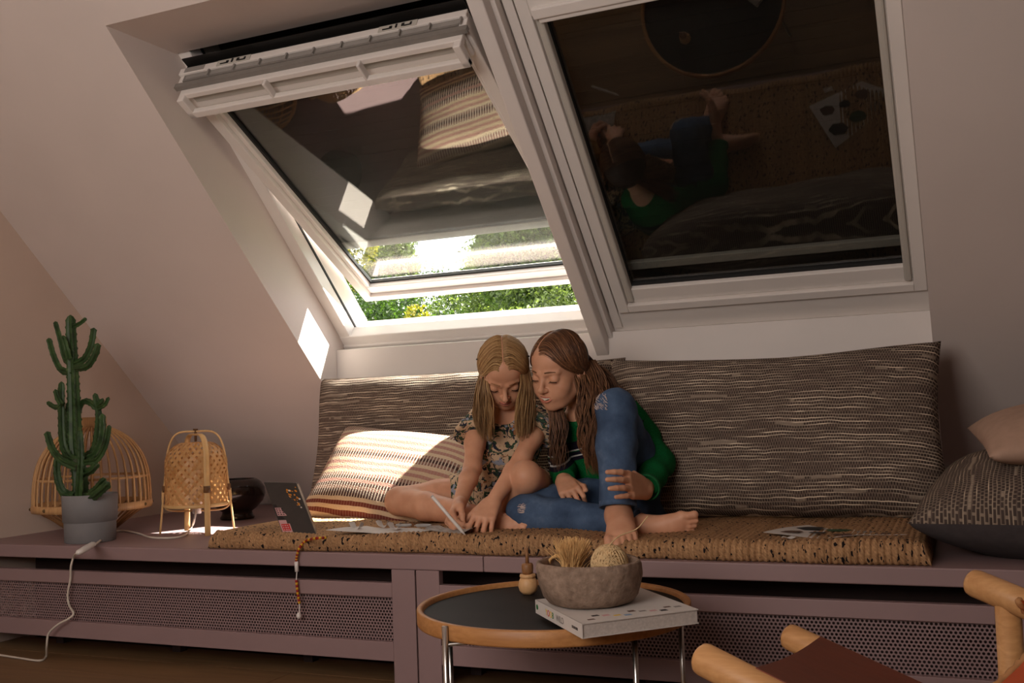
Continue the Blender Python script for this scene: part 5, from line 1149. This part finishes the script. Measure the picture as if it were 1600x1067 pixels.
# jeans
D = SDF((1.68, .05, .385), (2.2, .66, .82), .003)
D.cone(bel*.3+pel*.7, pel, .084, .092, .03); D.cone(pel-sx*.05, pel+sx*.05, .086, .086, .03)
for hp_, kn_, an_, f_ in ((hpL, knL, anL, .93), (hpR, knR, anR, .94)):
    D.chain([hp_, (hp_+kn_)/2, kn_], [.077, .064, .0525], .02); Q = D.sub(); q = kn_*(1-f_)+an_*f_
    Q.chain([kn_, kn_*.66+an_*.34, an_+(an_-kn_)*.15], [.0515, .050, .0415], .014); Q.cut(q, unit(an_-kn_), q-.12, q+.12, .003); D.merge(Q, .012)
D.wrinkle(.0028, 75, 11)
def denim():
    k = N('blue_denim', .85, .2); v = k.coord(); f = k.noise(v, 11, 4, .6); g = k.noise(v, 420, 1); c = k.ramp(f, [(.32, srgb(48, 66, 92)), (.62, srgb(82, 104, 134)), (.78, srgb(116, 136, 162))]); k.col(k.mix(k.math('MULTIPLY', g, .3), c, srgb(40, 54, 78))); k.bump(g, .2, .002); return k.m
M['denim'] = denim(); M['hem'] = plain('denim_hem', srgb(70, 92, 122), .9, .15, 90); M['thread'] = plain('stitch', srgb(122, 124, 132), .8); M['fray'] = plain('frayed_threads', srgb(206, 190, 184), .9, .1, 120)
jeans = D.mesh('jeans', M['denim'], G2)
def cuff(c, d, r, r2, mat, name, par, hgt=.012):
    d = unit(d); a = unit(np.cross(d, V(.2, .9, .3))); e_ = np.cross(d, a); b = B(); P = [c+(a*math.cos(t)+e_*math.sin(t))*r for t in np.linspace(0, 2*math.pi, 29)[:-1]]; n = 28; v = []
    for o, rr in ((-hgt, r), (-hgt, r+.004), (hgt*.2, r2+.004), (hgt*.2, r2), (-hgt, r)): v += [c+d*o+(a*math.cos(t)+e_*math.sin(t))*rr for t in np.linspace(0, 2*math.pi, 29)[:-1]]
    b.add(v, [(i*n+j, i*n+(j+1) % n, (i+1)*n+(j+1) % n, (i+1)*n+j) for i in range(4) for j in range(n)]); return b.build(name, mat, par, smooth=True)
cuff(knL*.07+anL*.93, anL-knL, .0425, .0435, M['hem'], 'jeans_hem', G2); cuff(knR*.06+anR*.94, anR-knR, .0415, .0425, M['hem'], 'jeans_hem', G2)
# worn knees: patch outline and frayed white threads
def on_knee(kn, u, v, dv, r): w_ = V(.36, -.93, 0); rt = V(.93, .36, 0); return kn+unit(rt*u+V(0, 0, 1)*v+w_*(1-u*u-v*v)**.5)*r
for kn, sgn in ((knR, 1),):
    b = B()
    for i in range(70):
        u = R.uniform(-.30, .15); v = R.uniform(.15, .55); b.tube([on_knee(kn, u-.08, v, 0, .0545), on_knee(kn, u, v+R.uniform(-.02, .04), 0, .0565), on_knee(kn, u+.09, v+R.uniform(-.03, .03), 0, .0545)], .0006, 4)
    o = b.build('frayed_patch', M['fray'], G2); o['kind'] = 'stuff'
b = B()
for i in range(60):
    u = R.uniform(-.92, -.40); v = R.uniform(.0, .7); b.tube([on_knee(knL, u, v, 0, .0535), on_knee(knL, u-.03, v+.05, 0, .057), on_knee(knL, u+R.uniform(-.08, .02), v+R.uniform(.05, .14), 0, .0555+R.uniform(0, .002))], .0006, 4)
o = b.build('frayed_patch', M['fray'], G2); o['kind'] = 'stuff'
# sweater
D = SDF((1.76, .16, .43), (2.32, .66, .76), .003)
D.cone(nk-V(0, -.01, .02), chest, .048, .078, .03); D.cone(shR+sx*.02, shL-sx*.02, .050, .050, .03)
for g in (-.03, .03): D.cone(chest+sx*g, bel+sx*g, .076, .078, .03)
D.cone(bel, bel*.35+pel*.65, .086, .096, .02)
for sh_, el_, wr_, f_ in ((shL, elL, wrL, .92), (shR, elR, wrR, .9)):
    Q = D.sub(); Q.chain([sh_, (sh_+el_)/2, el_], [.043, .040, .039], .02); Q.chain([el_, el_*.5+wr_*.5, wr_+(wr_-el_)*.1], [.039, .036, .030], .015)
    Q.cut(wr_*f_+el_*(1-f_), unit(wr_-el_), wr_-.1, wr_+.1, .003); D.merge(Q, .012)
D.ell(nk+V(-.02, -.04, .045), [V(1, 0, 0), V(0, 1, 0), V(0, 0, 1)], V(.046, .055, .062), .006, 's'); D.wrinkle(.003, 55, 21)
ST_P, ST_D = at(918, 700, .40), unit(V(.12, -.2, 1.0)-sx*.35)
def sweater():
    k = N('green_knit', .9, .15); g = k.n('ShaderNodeNewGeometry'); dp = k.n('ShaderNodeVectorMath', operation='DOT_PRODUCT'); k.l(g.outputs['Position'], dp.inputs[0]); dp.inputs[1].default_value = tuple(ST_D)
    h = k.math('SUBTRACT', dp.outputs['Value'], float(ST_P@ST_D)); v = k.coord(); f = k.noise(v, 260, 2); gr = k.ramp(f, [(.3, srgb(4, 76, 36)), (.7, srgb(12, 104, 52))])
    sp_ = k.sep(g.outputs['Position']); tor = k.math('LESS_THAN', sp_[0], float(elL[0]-.045))
    nav = srgb(26, 22, 36); wh = srgb(196, 194, 190); e = k.ramp(k.math('DIVIDE', k.math('ADD', h, .03), .06), [(0, (0, 0, 0, 1)), (.12, (.5, .5, .5, 1)), (.30, (1, 1, 1, 1)), (.36, (.5, .5, .5, 1)), (.52, (0, 0, 0, 1)), (.56, (1, 1, 1, 1)), (.62, (.5, .5, .5, 1)), (.98, (0, 0, 0, 1))], 'CONSTANT')
    isn = k.math('MULTIPLY', k.math('COMPARE', e, .5, .1), tor); isw = k.math('MULTIPLY', k.math('GREATER_THAN', e, .9), tor)
    k.col(k.mix(isw, k.mix(isn, gr, nav), wh)); k.bump(f, .3, .002); return k.m
M['sweater'] = sweater(); M['green'] = plain('green_ribbing', srgb(8, 92, 46), .9, .1, 90)
D.mesh('sweater', M['sweater'], G2)
b = B(); c0 = nk+V(-.015, -.02, .012)
for g in (-1, 1):
    P = [c0+sx*g*.046+V(0, .015, .012), c0+sx*g*.040+V(.0, -.030, .0), c0+sx*g*.010+V(-.004, -.050, -.035)]
    Qp = [p+sx*g*.020+V(0, -.012, -.016) for p in P]; Qp[2] = P[2]+V(0, -.006, -.02)+sx*g*.022
    bb = B(); bb.add(P+Qp+[p+V(0, -.004, .003) for p in P+Qp], [(0, 1, 4, 3), (1, 2, 5, 4), (9, 10, 7, 6), (10, 11, 8, 7), (0, 6, 7, 1), (1, 7, 8, 2), (2, 8, 11, 5), (5, 11, 10, 4), (4, 10, 9, 3), (3, 9, 6, 0)]); bb.build('collar', M['green'], G2, smooth=True, bevel=.002)
cuff(wrL*.95+elL*.05, wrL-elL, .0325, .0315, M['green'], 'cuff', G2, .010)
# hair
hair_cap(H2, (0, .100, -.030), (.060, .074, .082), (1.72, .18, .68), (2.08, .52, .95), M['brown_cap'], G2)
b = B()
def ends2(t, sd_):
    if sd_ > 0: return (.071, .058-.09*t, .028-.006*t), (.071, -.028-.045*t, -.016-.03*t)
    return (-.074, .048-.08*t, .034-.01*t), (-.070, -.030-.045*t, -.02-.03*t)
bp = B(); bp.tube([H2.cap_pt(-.026, f_, .060+.06*min(1, (.072-f_)/.147*3), .0022) for f_ in np.linspace(.070, -.06, 14)], .0016, 6); bp.build('parting', M['skin'], G2, smooth=True)
cap_strands(b, H2, 1500, ends2, .0008, 5, f0=.070, f1=-.085, part=-.026)
hair_patch(b, [[at(893, 566, .335), at(930, 562, .40)], [at(900, 598, .315), at(950, 598, .39)], [at(902, 635, .31), at(958, 632, .37)], [at(902, 668, .315), at(952, 668, .36)], [at(908, 700, .32), at(944, 702, .35)], [at(920, 738, .335), at(950, 740, .355)]], 2200, .00075, .026, .004, .0048, .085, 7, 40, .72, vw)
hair_patch(b, [[at(886, 566, .37), at(908, 545, .40)], [at(925, 585, .38), at(955, 588, .44)], [at(940, 612, .40), at(975, 614, .455)], [at(946, 640, .41), at(982, 636, .46)]], 800, .00075, .020, .005, .0045, .085, 8, 30, .7, vw)
hair_patch(b, [[at(856, 640, .33), at(880, 638, .345)], [at(858, 668, .325), at(886, 665, .34)], [at(860, 700, .325), at(884, 700, .34)], [at(866, 735, .33), at(882, 735, .34)]], 800, .00075, .016, .0035, .0045, .08, 9, 22, .7, vw)
o = b.build('hair', M['brown'], G2, smooth=True); o['kind'] = 'stuff'
attach(G2)
